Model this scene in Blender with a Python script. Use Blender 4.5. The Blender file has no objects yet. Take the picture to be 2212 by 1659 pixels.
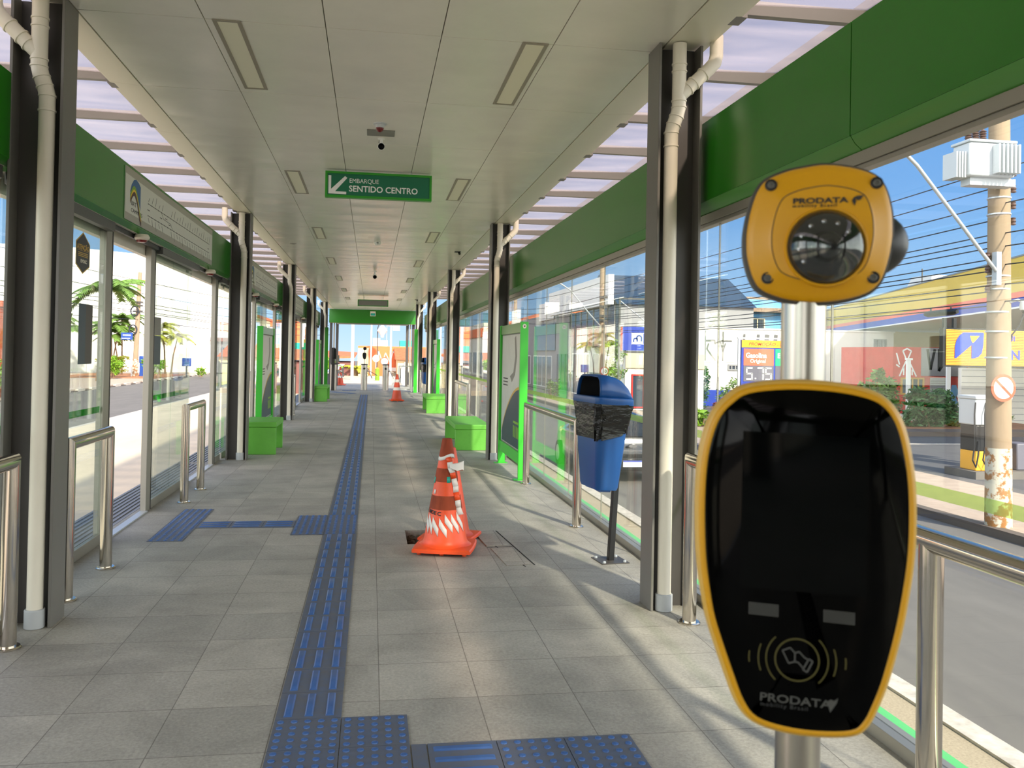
import bpy, bmesh, math, random
from mathutils import Vector, Matrix

SC = bpy.context.scene
COL = SC.collection
PI = math.pi
R = math.radians

# ------------------------------------------------------------------ camera
cam_d = bpy.data.cameras.new('camera')
cam = bpy.data.objects.new('camera', cam_d)
COL.objects.link(cam)
YAW, PITCH, ROLL = 0.1463071, -0.0115567, 0.0185421
cy, sy, cp, sp = math.cos(YAW), math.sin(YAW), math.cos(PITCH), math.sin(PITCH)
fwd = Vector((sy * cp, cy * cp, -sp))
rt0 = Vector((cy, -sy, 0))
dn0 = fwd.cross(rt0)
rt = math.cos(ROLL) * rt0 - math.sin(ROLL) * dn0
dn = math.sin(ROLL) * rt0 + math.cos(ROLL) * dn0
cm = Matrix.Identity(4)
for i in range(3):
    cm[i][0], cm[i][1], cm[i][2] = rt[i], -dn[i], -fwd[i]
cm[2][3] = 1.40264
cam.matrix_world = cm
cam_d.sensor_fit = 'HORIZONTAL'
cam_d.sensor_width = 36.0
cam_d.lens = 1794.949 / 2212 * 36
cam_d.shift_x = 0.017572
cam_d.shift_y = -0.037984
cam_d.clip_start = 0.05
cam_d.clip_end = 600
cam_d.dof.use_dof = True
cam_d.dof.focus_distance = 7.5
cam_d.dof.aperture_fstop = 11
SC.camera = cam

# ------------------------------------------------------------------ colour management, world, sun
SC.view_settings.view_transform = 'Standard'
SC.view_settings.look = 'None'
SC.view_settings.exposure = 0.55
SC.view_settings.gamma = 1.0
SC.view_settings.use_curve_mapping = False
SC.cycles.max_bounces = 10
SC.cycles.diffuse_bounces = 4
SC.cycles.glossy_bounces = 4
SC.cycles.transmission_bounces = 6
SC.cycles.transparent_max_bounces = 32
SC.cycles.caustics_reflective = False
SC.cycles.caustics_refractive = False
SC.cycles.sample_clamp_indirect = 6.0

SUN_EL = R(36)
SUN_DIR = Vector((0.34 * math.cos(SUN_EL), -0.94 * math.cos(SUN_EL), math.sin(SUN_EL))).normalized()
SUN_POWER = 5.4
SKY_POWER = 1.0
SKY_FILL = 2.4  # strength of the added sky band that lifts the interior light

wd = bpy.data.worlds.new('sky')
SC.world = wd
wd.use_nodes = True
nt = wd.node_tree
nt.nodes.clear()
n_out = nt.nodes.new('ShaderNodeOutputWorld')
n_bg = nt.nodes.new('ShaderNodeBackground')
n_tc = nt.nodes.new('ShaderNodeTexCoord')
n_sep = nt.nodes.new('ShaderNodeSeparateXYZ')
n_rmp = nt.nodes.new('ShaderNodeValToRGB')
nt.links.new(n_tc.outputs['Generated'], n_sep.inputs[0])
nt.links.new(n_sep.outputs['Z'], n_rmp.inputs[0])
el = n_rmp.color_ramp.elements
el[0].position, el[0].color = 0.0, (0.46, 0.62, 0.80, 1)
el[1].position, el[1].color = 1.0, (0.12, 0.27, 0.60, 1)
for p_, c_ in ((0.05, (0.33, 0.53, 0.78, 1)), (0.18, (0.15, 0.345, 0.69, 1)), (0.42, (0.085, 0.25, 0.62, 1))):
    e_ = el.new(p_)
    e_.color = c_
# unseen bright band added low beside and behind the camera to fill the interior
def w_node(kind, **kw):
    n = nt.nodes.new(kind)
    for k, v in kw.items():
        setattr(n, k, v)
    return n
def w_range(sock, a, b, c, d):
    n = w_node('ShaderNodeMapRange', interpolation_type='SMOOTHSTEP')
    for i, v in enumerate((a, b, c, d)):
        n.inputs[1 + i].default_value = v
    nt.links.new(sock, n.inputs[0])
    return n.outputs[0]
w_az = w_range(n_sep.outputs['Y'], 0.15, 0.60, 1.0, 0.0)
w_el = w_range(n_sep.outputs['Z'], 0.35, 0.80, 1.0, 0.12)
n_cl = w_node('ShaderNodeTexNoise')
n_cl.inputs['Scale'].default_value = 3.0
nt.links.new(n_tc.outputs['Generated'], n_cl.inputs['Vector'])
w_cl = w_range(n_cl.outputs['Fac'], 0.35, 0.65, 0.65, 1.25)
n_m1 = w_node('ShaderNodeMath', operation='MULTIPLY')
nt.links.new(w_az, n_m1.inputs[0]); nt.links.new(w_el, n_m1.inputs[1])
n_m2 = w_node('ShaderNodeMath', operation='MULTIPLY')
nt.links.new(n_m1.outputs[0], n_m2.inputs[0]); nt.links.new(w_cl, n_m2.inputs[1])
n_mul = w_node('ShaderNodeMath', operation='MULTIPLY')
n_mul.inputs[1].default_value = SKY_FILL
nt.links.new(n_m2.outputs[0], n_mul.inputs[0])
n_hz = nt.nodes.new('ShaderNodeMix')
n_hz.data_type = 'RGBA'
n_hz.blend_type = 'ADD'
n_hz.inputs[7].default_value = (1.0, 0.93, 0.81, 1)
nt.links.new(n_mul.outputs[0], n_hz.inputs[0])
nt.links.new(n_rmp.outputs[0], n_hz.inputs[6])
n_hz.clamp_factor = False
nt.links.new(n_hz.outputs[2], n_bg.inputs[0])
n_bg.inputs[1].default_value = SKY_POWER
nt.links.new(n_bg.outputs[0], n_out.inputs[0])

sun_d = bpy.data.lights.new('sun', 'SUN')
sun_d.energy = SUN_POWER
sun_d.angle = R(2.6)
sun_d.color = (1.0, 0.91, 0.76)
sun = bpy.data.objects.new('sun', sun_d)
COL.objects.link(sun)
sun.rotation_euler = SUN_DIR.to_track_quat('Z', 'Y').to_euler()

# ------------------------------------------------------------------ material helpers
def lin(c):
    return tuple(((v / 255) / 12.92 if v / 255 <= 0.04045 else ((v / 255 + 0.055) / 1.055) ** 2.4) for v in c) + (1,)

def nodes(name):
    m = bpy.data.materials.new(name)
    m.use_nodes = True
    t = m.node_tree
    return m, t, t.nodes['Principled BSDF']

def N(t, kind, **kw):
    n = t.nodes.new(kind)
    for k, v in kw.items():
        if k in n.inputs:
            n.inputs[k].default_value = v
        else:
            setattr(n, k, v)
    return n

def vary(t, b, col, scale, amt, detail=6, stretch=None, socket='Base Color', col2=None, lo=0.3, hi=0.7):
    """mottle a base colour with noise"""
    tc = N(t, 'ShaderNodeTexCoord')
    src = tc.outputs['Object']
    if stretch:
        mp = N(t, 'ShaderNodeMapping')
        mp.inputs['Scale'].default_value = stretch
        t.links.new(src, mp.inputs[0])
        src = mp.outputs[0]
    nz = N(t, 'ShaderNodeTexNoise', Scale=scale, Detail=detail, Roughness=0.65)
    t.links.new(src, nz.inputs['Vector'])
    rp = N(t, 'ShaderNodeValToRGB')
    a = [c * (1 - amt) for c in col[:3]] + [1]
    bcol = [min(1, c * (1 + amt)) for c in col[:3]] + [1]
    rp.color_ramp.elements[0].position, rp.color_ramp.elements[0].color = lo, col2 or a
    rp.color_ramp.elements[1].position, rp.color_ramp.elements[1].color = hi, bcol
    t.links.new(nz.outputs['Fac'], rp.inputs[0])
    t.links.new(rp.outputs[0], b.inputs[socket])
    return rp.outputs[0], nz, src

def mat(name, rgb, rough=0.5, metal=0.0, spec=0.5, scale=0, amt=0.0, bump=0.0, bscale=None, stretch=None, coat=0.0, col2=None, lo=0.3, hi=0.7):
    m, t, b = nodes(name)
    c = lin(rgb)
    b.inputs['Base Color'].default_value = c
    b.inputs['Roughness'].default_value = rough
    b.inputs['Metallic'].default_value = metal
    b.inputs['Specular IOR Level'].default_value = spec
    b.inputs['Coat Weight'].default_value = coat
    if scale:
        _, nz, src = vary(t, b, c, scale, amt, stretch=stretch, col2=lin(col2) if col2 else None, lo=lo, hi=hi)
        if bump:
            if bscale:
                nz2 = N(t, 'ShaderNodeTexNoise', Scale=bscale, Detail=4)
                t.links.new(src, nz2.inputs['Vector'])
                nz = nz2
            bp = N(t, 'ShaderNodeBump', Strength=bump, Distance=0.01)
            t.links.new(nz.outputs['Fac'], bp.inputs['Height'])
            t.links.new(bp.outputs[0], b.inputs['Normal'])
    return m

def glass_mat(name, tint, f0=0.04, rough=0.0, gain=0.85):
    m = bpy.data.materials.new(name)
    m.use_nodes = True
    t = m.node_tree
    t.nodes.clear()
    out = N(t, 'ShaderNodeOutputMaterial')
    tr = N(t, 'ShaderNodeBsdfTransparent')
    tr.inputs[0].default_value = tint + (1,)
    gl = N(t, 'ShaderNodeBsdfAnisotropic')
    gl.inputs['Roughness'].default_value = rough
    gl.inputs['Color'].default_value = (0.95, 1.0, 0.97, 1)
    lw = N(t, 'ShaderNodeLayerWeight')
    lw.inputs[0].default_value = 0.5
    pw = N(t, 'ShaderNodeMath', operation='POWER')
    pw.inputs[1].default_value = 5.0
    t.links.new(lw.outputs['Facing'], pw.inputs[0])
    ma = N(t, 'ShaderNodeMath', operation='MULTIPLY_ADD')
    ma.inputs[1].default_value = gain
    ma.inputs[2].default_value = f0
    t.links.new(pw.outputs[0], ma.inputs[0])
    mx = N(t, 'ShaderNodeMixShader')
    t.links.new(ma.outputs[0], mx.inputs[0])
    t.links.new(tr.outputs[0], mx.inputs[1])
    t.links.new(gl.outputs[0], mx.inputs[2])
    t.links.new(mx.outputs[0], out.inputs[0])
    return m

def film_mat(name, rgb, alpha):
    m = bpy.data.materials.new(name)
    m.use_nodes = True
    t = m.node_tree
    t.nodes.clear()
    out = N(t, 'ShaderNodeOutputMaterial')
    tr = N(t, 'ShaderNodeBsdfTransparent')
    c = lin(rgb)
    tr.inputs[0].default_value = c
    df = N(t, 'ShaderNodeBsdfDiffuse')
    df.inputs[0].default_value = c
    tl = N(t, 'ShaderNodeBsdfTranslucent')
    tl.inputs[0].default_value = c
    ad = N(t, 'ShaderNodeMixShader')
    ad.inputs[0].default_value = 0.5
    t.links.new(df.outputs[0], ad.inputs[1])
    t.links.new(tl.outputs[0], ad.inputs[2])
    mx = N(t, 'ShaderNodeMixShader')
    mx.inputs[0].default_value = alpha
    t.links.new(tr.outputs[0], mx.inputs[1])
    t.links.new(ad.outputs[0], mx.inputs[2])
    t.links.new(mx.outputs[0], out.inputs[0])
    return m

def roof_mat():
    m = bpy.data.materials.new('polycarbonate_sheet')
    m.use_nodes = True
    t = m.node_tree
    t.nodes.clear()
    out = N(t, 'ShaderNodeOutputMaterial')
    tc = N(t, 'ShaderNodeTexCoord')
    mp = N(t, 'ShaderNodeMapping')
    mp.inputs['Scale'].default_value = (0.5, 3.2, 1)
    t.links.new(tc.outputs['Object'], mp.inputs[0])
    nz = N(t, 'ShaderNodeTexNoise', Scale=1.2, Detail=5, Distortion=1.2)
    t.links.new(mp.outputs[0], nz.inputs['Vector'])
    rp = N(t, 'ShaderNodeValToRGB')
    rp.color_ramp.elements[0].position, rp.color_ramp.elements[0].color = 0.35, (0.42, 0.38, 0.40, 1)
    rp.color_ramp.elements[1].position, rp.color_ramp.elements[1].color = 0.65, (0.66, 0.57, 0.53, 1)
    t.links.new(nz.outputs['Fac'], rp.inputs[0])
    tr = N(t, 'ShaderNodeBsdfTransparent')
    tr.inputs[0].default_value = (0.92, 0.86, 0.84, 1)
    tl = N(t, 'ShaderNodeBsdfTranslucent')
    t.links.new(rp.outputs[0], tl.inputs[0])
    gl = N(t, 'ShaderNodeBsdfAnisotropic', Roughness=0.12)
    m1 = N(t, 'ShaderNodeMixShader')
    m1.inputs[0].default_value = 0.34
    t.links.new(tr.outputs[0], m1.inputs[1])
    t.links.new(tl.outputs[0], m1.inputs[2])
    m2 = N(t, 'ShaderNodeMixShader')
    m2.inputs[0].default_value = 0.09
    t.links.new(m1.outputs[0], m2.inputs[1])
    t.links.new(gl.outputs[0], m2.inputs[2])
    t.links.new(m2.outputs[0], out.inputs[0])
    return m

def tile_floor_mat():
    m, t, b = nodes('granite_tiles')
    tc = N(t, 'ShaderNodeTexCoord')
    mp = N(t, 'ShaderNodeMapping')
    mp.inputs['Location'].default_value = (-0.06, -3.785, 0)
    t.links.new(tc.outputs['Object'], mp.inputs[0])
    br = N(t, 'ShaderNodeTexBrick', offset=0.0, squash=1.0)
    br.inputs['Scale'].default_value = 1.0
    br.inputs['Brick Width'].default_value = 0.4
    br.inputs['Row Height'].default_value = 0.394
    br.inputs['Mortar Size'].default_value = 0.0022
    br.inputs['Mortar Smooth'].default_value = 0.3
    br.inputs['Bias'].default_value = 0.0
    br.inputs['Color1'].default_value = (0.405, 0.376, 0.318, 1)
    br.inputs['Color2'].default_value = (0.330, 0.310, 0.266, 1)
    br.inputs['Mortar'].default_value = (0.17, 0.155, 0.13, 1)
    t.links.new(mp.outputs[0], br.inputs['Vector'])
    n1 = N(t, 'ShaderNodeTexNoise', Scale=70.0, Detail=8, Roughness=0.75)
    n2 = N(t, 'ShaderNodeTexNoise', Scale=2.2, Detail=7, Roughness=0.65, Distortion=0.6)
    n3 = N(t, 'ShaderNodeTexNoise', Scale=260.0, Detail=2)
    for n in (n1, n2, n3):
        t.links.new(tc.outputs['Object'], n.inputs['Vector'])
    r1 = N(t, 'ShaderNodeMapRange')
    r1.inputs['From Min'].default_value, r1.inputs['From Max'].default_value = 0.3, 0.7
    r1.inputs['To Min'].default_value, r1.inputs['To Max'].default_value = 0.74, 1.26
    t.links.new(n1.outputs['Fac'], r1.inputs[0])
    r2 = N(t, 'ShaderNodeMapRange')
    r2.inputs['From Min'].default_value, r2.inputs['From Max'].default_value = 0.3, 0.7
    r2.inputs['To Min'].default_value, r2.inputs['To Max'].default_value = 0.78, 1.18
    t.links.new(n2.outputs['Fac'], r2.inputs[0])
    mm = N(t, 'ShaderNodeMath', operation='MULTIPLY')
    t.links.new(r1.outputs[0], mm.inputs[0])
    t.links.new(r2.outputs[0], mm.inputs[1])
    hs = N(t, 'ShaderNodeVectorMath', operation='SCALE')
    t.links.new(br.outputs['Color'], hs.inputs[0])
    t.links.new(mm.outputs[0], hs.inputs['Scale'])
    t.links.new(hs.outputs[0], b.inputs['Base Color'])
    b.inputs['Roughness'].default_value = 0.62
    b.inputs['Specular IOR Level'].default_value = 0.35
    bp = N(t, 'ShaderNodeBump', Strength=0.25, Distance=0.004)
    t.links.new(n1.outputs['Fac'], bp.inputs['Height'])
    t.links.new(bp.outputs[0], b.inputs['Normal'])
    return m

def ceiling_mat():
    m, t, b = nodes('ceiling_panels')
    tc = N(t, 'ShaderNodeTexCoord')
    _, nz, src = vary(t, b, (0.86, 0.825, 0.735), 1.6, 0.05)
    # every lacquered tray bellies a little between its joints
    wv = N(t, 'ShaderNodeTexNoise', Scale=1.0, Detail=1)
    mp = N(t, 'ShaderNodeMapping')
    mp.inputs['Scale'].default_value = (0.9, 1.9, 1)
    t.links.new(tc.outputs['Object'], mp.inputs[0])
    t.links.new(mp.outputs[0], wv.inputs['Vector'])
    bp = N(t, 'ShaderNodeBump', Strength=0.35, Distance=0.06)
    t.links.new(wv.outputs['Fac'], bp.inputs['Height'])
    t.links.new(bp.outputs[0], b.inputs['Normal'])
    b.inputs['Roughness'].default_value = 0.26
    b.inputs['Specular IOR Level'].default_value = 0.55
    return m

M = dict(
    floor=tile_floor_mat(), ceiling=ceiling_mat(), roof=roof_mat(),
    joint=mat('dark_joint', (62, 60, 54), 0.8),
    steel_grey=mat('grey_painted_steel', (112, 109, 103), 0.42, 0.0, 0.5, 3, 0.06),
    steel_dark=mat('dark_painted_steel', (70, 66, 62), 0.45, 0.0, 0.5, 3, 0.08),
    pvc=mat('cream_pvc', (226, 218, 200), 0.42, 0, 0.4, 6, 0.05, stretch=(1, 1, 0.3)),
    pvc_grey=mat('grey_pvc', (176, 178, 178), 0.5),
    green=mat('green_panel', (40, 122, 26), 0.22, 0, 0.5, 1.5, 0.05),
    green_lip_lit=mat('green_panel_lip_lit', (88, 150, 72), 0.28, 0, 0.5),  # fascia green lightened; ground bounce on the lower lip is in the colour
    green_bright=mat('green_lacquer', (66, 196, 58), 0.3, 0, 0.5),
    green_conc=mat('green_painted_concrete', (104, 178, 66), 0.5, 0, 0.4, 5, 0.10, 0.15, 30),
    green_edge=mat('green_kerb_paint', (88, 190, 112), 0.6),
    cream=mat('cream_trim', (232, 226, 206), 0.4),
    alu=mat('anodised_aluminium', (158, 154, 142), 0.4, 0.55),
    alu_dark=mat('dark_aluminium', (92, 92, 88), 0.45, 0.35),
    inox=mat('polished_stainless', (206, 198, 186), 0.13, 1.0, 0.5),
    inox_brush=mat('brushed_stainless', (186, 180, 170), 0.28, 1.0, 0.5, 40, 0.06, stretch=(1, 1, 0.02)),
    glass=glass_mat('clear_glass', (0.955, 0.975, 0.965)),
    glass_door=glass_mat('door_glass', (0.90, 0.945, 0.92), 0.05),
    film=film_mat('green_glass_band', (70, 178, 84), 0.62),
    film_sunlit=film_mat('sunlit_green_glass_band', (222, 236, 190), 0.16),  # band green paled to carry the sunlight on the film
    tactile=mat('blue_tactile_rubber', (78, 90, 112), 0.55, 0, 0.5, 14, 0.18, col2=(96, 96, 100)),
    tactile_top=mat('blue_tactile_ridge', (58, 94, 150), 0.42, 0, 0.5, 20, 0.12),
    black=mat('black_plastic', (14, 14, 15), 0.38),
    black_gloss=mat('black_reader_face', (2, 2, 2), 0.05, 0, 0.10),
    black_bag=mat('black_bin_liner', (6, 6, 6), 0.26, 0, 0.45, 9, 0.3, 0.9, 14, stretch=(1, 1, 2.5)),
    rubber=mat('black_rubber', (22, 22, 22), 0.8),
    bin_blue=mat('blue_bin_plastic', (26, 78, 140), 0.33, 0, 0.5, 4, 0.05),
    yellow=mat('validator_yellow', (216, 156, 4), 0.35, 0, 0.5, 6, 0.04),
    yellow_sheen=mat('validator_yellow_sheen', (214, 172, 84), 0.35),  # case yellow paled; reflections on its outer side are in the colour
    grey_dark=mat('dark_grey_plastic', (66, 63, 58), 0.45),
    orange=mat('cone_orange', (240, 84, 34), 0.42, 0, 0.5, 7, 0.12),
    orange_worn=mat('cone_worn_band', (150, 66, 38), 0.7, 0, 0.3, 14, 0.35, stretch=(1, 1, 0.25)),
    orange_dark=mat('cone_red_orange', (212, 78, 44), 0.5),
    white=mat('white_paint', (236, 236, 232), 0.5),
    white_matt=mat('white_vinyl', (232, 230, 224), 0.6, 0, 0.4, 9, 0.06),
    red_lens=mat('red_lens', (110, 12, 14), 0.2),
    diffuser=mat('light_diffuser', (244, 240, 214), 0.5),
    sign_green=mat('sign_green', (10, 108, 74), 0.35),
    sign_frame=mat('sign_frame_green', (44, 150, 34), 0.35),
    grey_panel=mat('grey_panel', (132, 130, 122), 0.5),
    poster=mat('poster_paper', (206, 208, 200), 0.4, 0, 0.4, 3, 0.08),
    poster_dark=mat('poster_dark_teal', (34, 62, 76), 0.4),
    poster_gold=mat('poster_gold', (206, 170, 80), 0.5),
    map_bg=mat('map_panel_face', (214, 216, 204), 0.4),
    map_band=mat('map_panel_band', (170, 168, 154), 0.5),
    ink=mat('dark_ink', (40, 40, 38), 0.6),
    blue_ink=mat('logo_blue', (58, 104, 150), 0.5),
    lime_ink=mat('logo_lime', (124, 168, 50), 0.5),
    yellow_ink=mat('logo_yellow', (232, 196, 60), 0.5),
    brown_ink=mat('logo_brown', (90, 60, 54), 0.5),
    rubble=mat('broken_concrete', (96, 84, 68), 0.95, 0, 0.2, 20, 0.4),
    dark_hole=mat('dark_soil', (30, 26, 22), 0.95),
    # outdoors
    conc_lane=mat('concrete_lane', (214, 196, 170), 0.85, 0, 0.3, 1.2, 0.10, stretch=(1, 0.3, 1)),
    asphalt=mat('asphalt', (112, 107, 101), 0.9, 0, 0.3, 2.0, 0.12, stretch=(1, 0.25, 1)),
    asphalt_dark=mat('dark_asphalt', (92, 90, 90), 0.8, 0, 0.4, 1.5, 0.12),
    pebble=mat('exposed_aggregate', (172, 156, 130), 0.9, 0, 0.3, 60, 0.22),
    kerb_white=mat('white_kerb_paint', (212, 202, 188), 0.8, 0, 0.3, 8, 0.08, col2=(160, 150, 138), lo=0.2),
    kerb_dark=mat('dark_kerb', (98, 86, 78), 0.9),
    paving=mat('pinkish_paving', (178, 158, 140), 0.9, 0, 0.3, 4, 0.14),
    earth=mat('reddish_earth', (172, 120, 88), 0.95, 0, 0.2, 5, 0.2),
    wall_white=mat('white_render', (238, 234, 222), 0.85, 0, 0.3, 0.8, 0.06),
    wall_cream=mat('cream_render', (232, 214, 170), 0.85, 0, 0.3, 0.8, 0.06),
    wall_blue=mat('weathered_blue_render', (120, 178, 220), 0.85, 0, 0.3, 1.2, 0.18),
    wall_red=mat('red_render', (196, 62, 58), 0.8, 0, 0.3, 1.5, 0.12),
    wall_orange=mat('orange_render', (240, 126, 78), 0.8, 0, 0.3, 0.5, 0.06),
    wall_grey=mat('grey_cladding', (150, 150, 150), 0.6, 0, 0.4, 0.6, 0.06),
    wall_dark=mat('dark_block', (84, 84, 90), 0.85, 0, 0.3, 3, 0.12),
    brown=mat('brown_metal_wall', (118, 74, 66), 0.7),
    roof_tile=mat('clay_tiles', (196, 112, 76), 0.9, 0, 0.2, 6, 0.25),
    roof_old=mat('old_clay_tiles', (150, 128, 108), 0.9, 0, 0.2, 8, 0.3),
    brick=mat('red_brick', (178, 86, 60), 0.9, 0, 0.2, 9, 0.25),
    stone=mat('rough_stone', (150, 138, 108), 0.95, 0, 0.2, 9, 0.35),
    window_dark=mat('dark_window', (60, 72, 84), 0.1, 0, 0.6),
    shutter=mat('grey_shutter', (120, 116, 120), 0.6, 0.2),
    pole=mat('concrete_pole', (156, 136, 112), 0.9, 0, 0.2, 3, 0.12, stretch=(1, 1, 0.3)),
    pole_paint=mat('peeling_pole_paint', (196, 190, 174), 0.85, 0, 0.2, 5, 0.1, col2=(160, 112, 66), lo=0.46, hi=0.52),
    galv=mat('galvanised_steel', (196, 200, 202), 0.4, 0.5),
    trafo=mat('transformer_grey', (200, 204, 206), 0.5),
    insul=mat('brown_insulator', (96, 74, 66), 0.3),
    wire=mat('cable_black', (44, 46, 54), 0.7),
    station_yellow=mat('station_yellow', (222, 190, 76), 0.5, 0, 0.4, 0.3, 0.05),
    sign_yellow=mat('sign_yellow', (250, 182, 40), 0.5),
    station_blue=mat('station_blue', (40, 66, 168), 0.45),
    station_orange=mat('station_orange', (240, 110, 80), 0.5),
    soffit=mat('canopy_soffit', (200, 192, 180), 0.3, 0, 0.5),
    price_green=mat('price_green', (40, 200, 130), 0.5),
    price_grey=mat('price_grey', (104, 102, 112), 0.5),
    graffiti=mat('grey_spray_paint', (112, 112, 110), 0.8),
    pink_paint=mat('pink_spray_paint', (160, 110, 134), 0.8),
    sign_red=mat('sign_red', (234, 96, 66), 0.5),
    sign_blue=mat('sign_blue', (30, 70, 150), 0.45),
    teal=mat('teal_paint', (20, 170, 150), 0.5),
    purple=mat('purple_banner', (150, 104, 186), 0.6),
    leaf=mat('leaf_green', (104, 134, 58), 0.55, 0, 0.4, 3, 0.35),
    leaf_dark=mat('dark_leaf_green', (66, 106, 56), 0.5, 0, 0.4, 3, 0.35),
    leaf_bright=mat('bright_leaf_green', (118, 158, 40), 0.55, 0, 0.4, 3, 0.3),
    leaf_yellow=mat('yellow_green_leaf', (176, 176, 60), 0.6, 0, 0.4, 3, 0.3),
    leaf_red=mat('reddish_leaf', (150, 80, 66), 0.6, 0, 0.4, 3, 0.3),
    bark=mat('bark', (132, 110, 84), 0.95, 0, 0.2, 8, 0.2),
    car=mat('black_car_paint', (16, 17, 20), 0.18, 0, 0.6, coat=0.6),
    car_glass=mat('car_glass', (22, 26, 30), 0.05, 0, 0.7),
    tail=mat('tail_lamp_red', (150, 20, 20), 0.25),
    chrome=mat('chrome', (220, 220, 220), 0.1, 1.0),
    dome=glass_mat('clear_dome', (0.72, 0.72, 0.74), 0.08, 0.02),
    wood=mat('yellow_wood', (196, 150, 70), 0.7),
    screen=mat('reader_screen', (3, 4, 4), 0.05, 0, 0.14),
    reader_grey=mat('reader_grey_print', (74, 74, 71), 0.5),
    reader_white=mat('reader_faint_print', (52, 53, 53), 0.5),
    reader_yellow=mat('reader_yellow_print', (74, 68, 16), 0.5),
    plate_grey=mat('ribbed_plate_grey', (150, 148, 146), 0.5, 0.2),
    light_frame=mat('light_frame_grey', (156, 148, 130), 0.5),
    faded_pink=mat('faded_pink_field', (214, 192, 192), 0.7, 0, 0.3, 8, 0.06),
    silver_tape=mat('silver_blue_plate', (190, 214, 236), 0.3, 0.4),
)

# ------------------------------------------------------------------ mesh helpers
def FR(o, r, u):
    r, u = Vector(r).normalized(), Vector(u).normalized()
    n = r.cross(u)
    m = Matrix.Identity(4)
    for i in range(3):
        m[i][0], m[i][1], m[i][2], m[i][3] = r[i], u[i], n[i], o[i]
    return m

class MB:
    def __init__(s, mx=None):
        s.bm = bmesh.new()
        s.M = mx or Matrix.Identity(4)

    def v(s, co):
        return s.bm.verts.new(s.M @ Vector(co))

    def face(s, pts):
        return s.bm.faces.new([s.v(p) for p in pts])

    def box(s, x0, x1, y0, y1, z0, z1):
        vs = [s.v((x, y, z)) for z in (z0, z1) for y in (y0, y1) for x in (x0, x1)]
        for f in ((0, 2, 3, 1), (4, 5, 7, 6), (0, 1, 5, 4), (2, 6, 7, 3), (0, 4, 6, 2), (1, 3, 7, 5)):
            s.bm.faces.new([vs[i] for i in f])
        return s

    def rings(s, rings, cap0=True, cap1=True, closed=True):
        vr = [[s.v(p) for p in r] for r in rings]
        n = len(vr[0])
        for a, b in zip(vr, vr[1:]):
            for i in range(n if closed else n - 1):
                j = (i + 1) % n
                s.bm.faces.new((a[i], a[j], b[j], b[i]))
        if cap0:
            s.bm.faces.new(list(reversed(vr[0])))
        if cap1:
            s.bm.faces.new(vr[-1])
        return s

    def prism(s, pts, z0, z1):
        return s.rings([[(x, y, z0) for x, y in pts], [(x, y, z1) for x, y in pts]])

    def tube(s, pts, r, seg=10, cap=True, miter=True):
        pts = [Vector(p) for p in pts]
        rs = r if isinstance(r, (list, tuple)) else [r] * len(pts)
        rings = []
        up = None
        for i, p in enumerate(pts):
            d0 = (p - pts[i - 1]).normalized() if i else None
            d1 = (pts[i + 1] - p).normalized() if i < len(pts) - 1 else None
            t = ((d0 or d1) + (d1 or d0)).normalized()
            k = 1.0
            if d0 and d1 and miter:
                k = 1 / max(0.5, t.dot(d1))
            if up is None:
                up = Vector((0, 0, 1)) if abs(t.z) < 0.9 else Vector((1, 0, 0))
                a = t.cross(up).normalized()
            else:
                a = tp.rotation_difference(t) @ a
                a = (a - t * a.dot(t)).normalized()
            tp = t
            b = t.cross(a)
            if d0 and d1 and k > 1.001:
                ax = d0.cross(d1).normalized()      # bend axis keeps its width, the other is stretched
                ox = ax.cross(t).normalized()
                ring = []
                for q in range(seg):
                    w = a * math.cos(2 * PI * q / seg) + b * math.sin(2 * PI * q / seg)
                    ring.append(p + rs[i] * (ax * w.dot(ax) + ox * w.dot(ox) * k))
            else:
                ring = [p + rs[i] * (a * math.cos(2 * PI * q / seg) + b * math.sin(2 * PI * q / seg)) for q in range(seg)]
            rings.append(ring)
        return s.rings(rings, cap, cap)

    def cyl(s, p0, p1, r0, r1=None, seg=20):
        return s.tube([p0, p1], [r0, r0 if r1 is None else r1], seg)

    def lathe(s, prof, o=(0, 0, 0), seg=28, axis=None):
        """prof: (radius, height) pairs; axis: a frame whose z is the turning axis"""
        A = axis or Matrix.Translation(Vector(o))
        rings = [[A @ Vector((max(r, 1e-5) * math.cos(2 * PI * q / seg), max(r, 1e-5) * math.sin(2 * PI * q / seg), h)) for q in range(seg)] for r, h in prof]
        return s.rings(rings)

    def sphere(s, o, rx, ry=None, rz=None, seg=20, a0=-90, a1=90, n=10):
        ry, rz = ry or rx, rz or rx
        rings = []
        for i in range(n + 1):
            a = R(a0 + (a1 - a0) * i / n)
            c, h = max(math.cos(a), 1e-4), math.sin(a)
            rings.append([(o[0] + rx * c * math.cos(2 * PI * q / seg), o[1] + ry * c * math.sin(2 * PI * q / seg), o[2] + rz * h) for q in range(seg)])
        return s.rings(rings)

    def build(s, name, m, parent=None, bevel=0, smooth=35, seg=2):
        bmesh.ops.recalc_face_normals(s.bm, faces=s.bm.faces)
        if parent is not None:
            inv = parent.get('_inv')
            w = world_of(parent).inverted()
            s.bm.transform(w)
        me = bpy.data.meshes.new(name)
        s.bm.to_mesh(me)
        s.bm.free()
        me.polygons.foreach_set('use_smooth', [True] * len(me.polygons))
        me.set_sharp_from_angle(angle=R(smooth))
        for mm in (m if isinstance(m, (list, tuple)) else [m]):
            me.materials.append(mm if not isinstance(mm, str) else M[mm])
        o = bpy.data.objects.new(name, me)
        COL.objects.link(o)
        if parent is not None:
            o.parent = parent
        if bevel:
            b = o.modifiers.new('bevel', 'BEVEL')
            b.width = bevel
            b.segments = seg
            b.limit_method = 'ANGLE'
            b.angle_limit = R(40)
        return o

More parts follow.
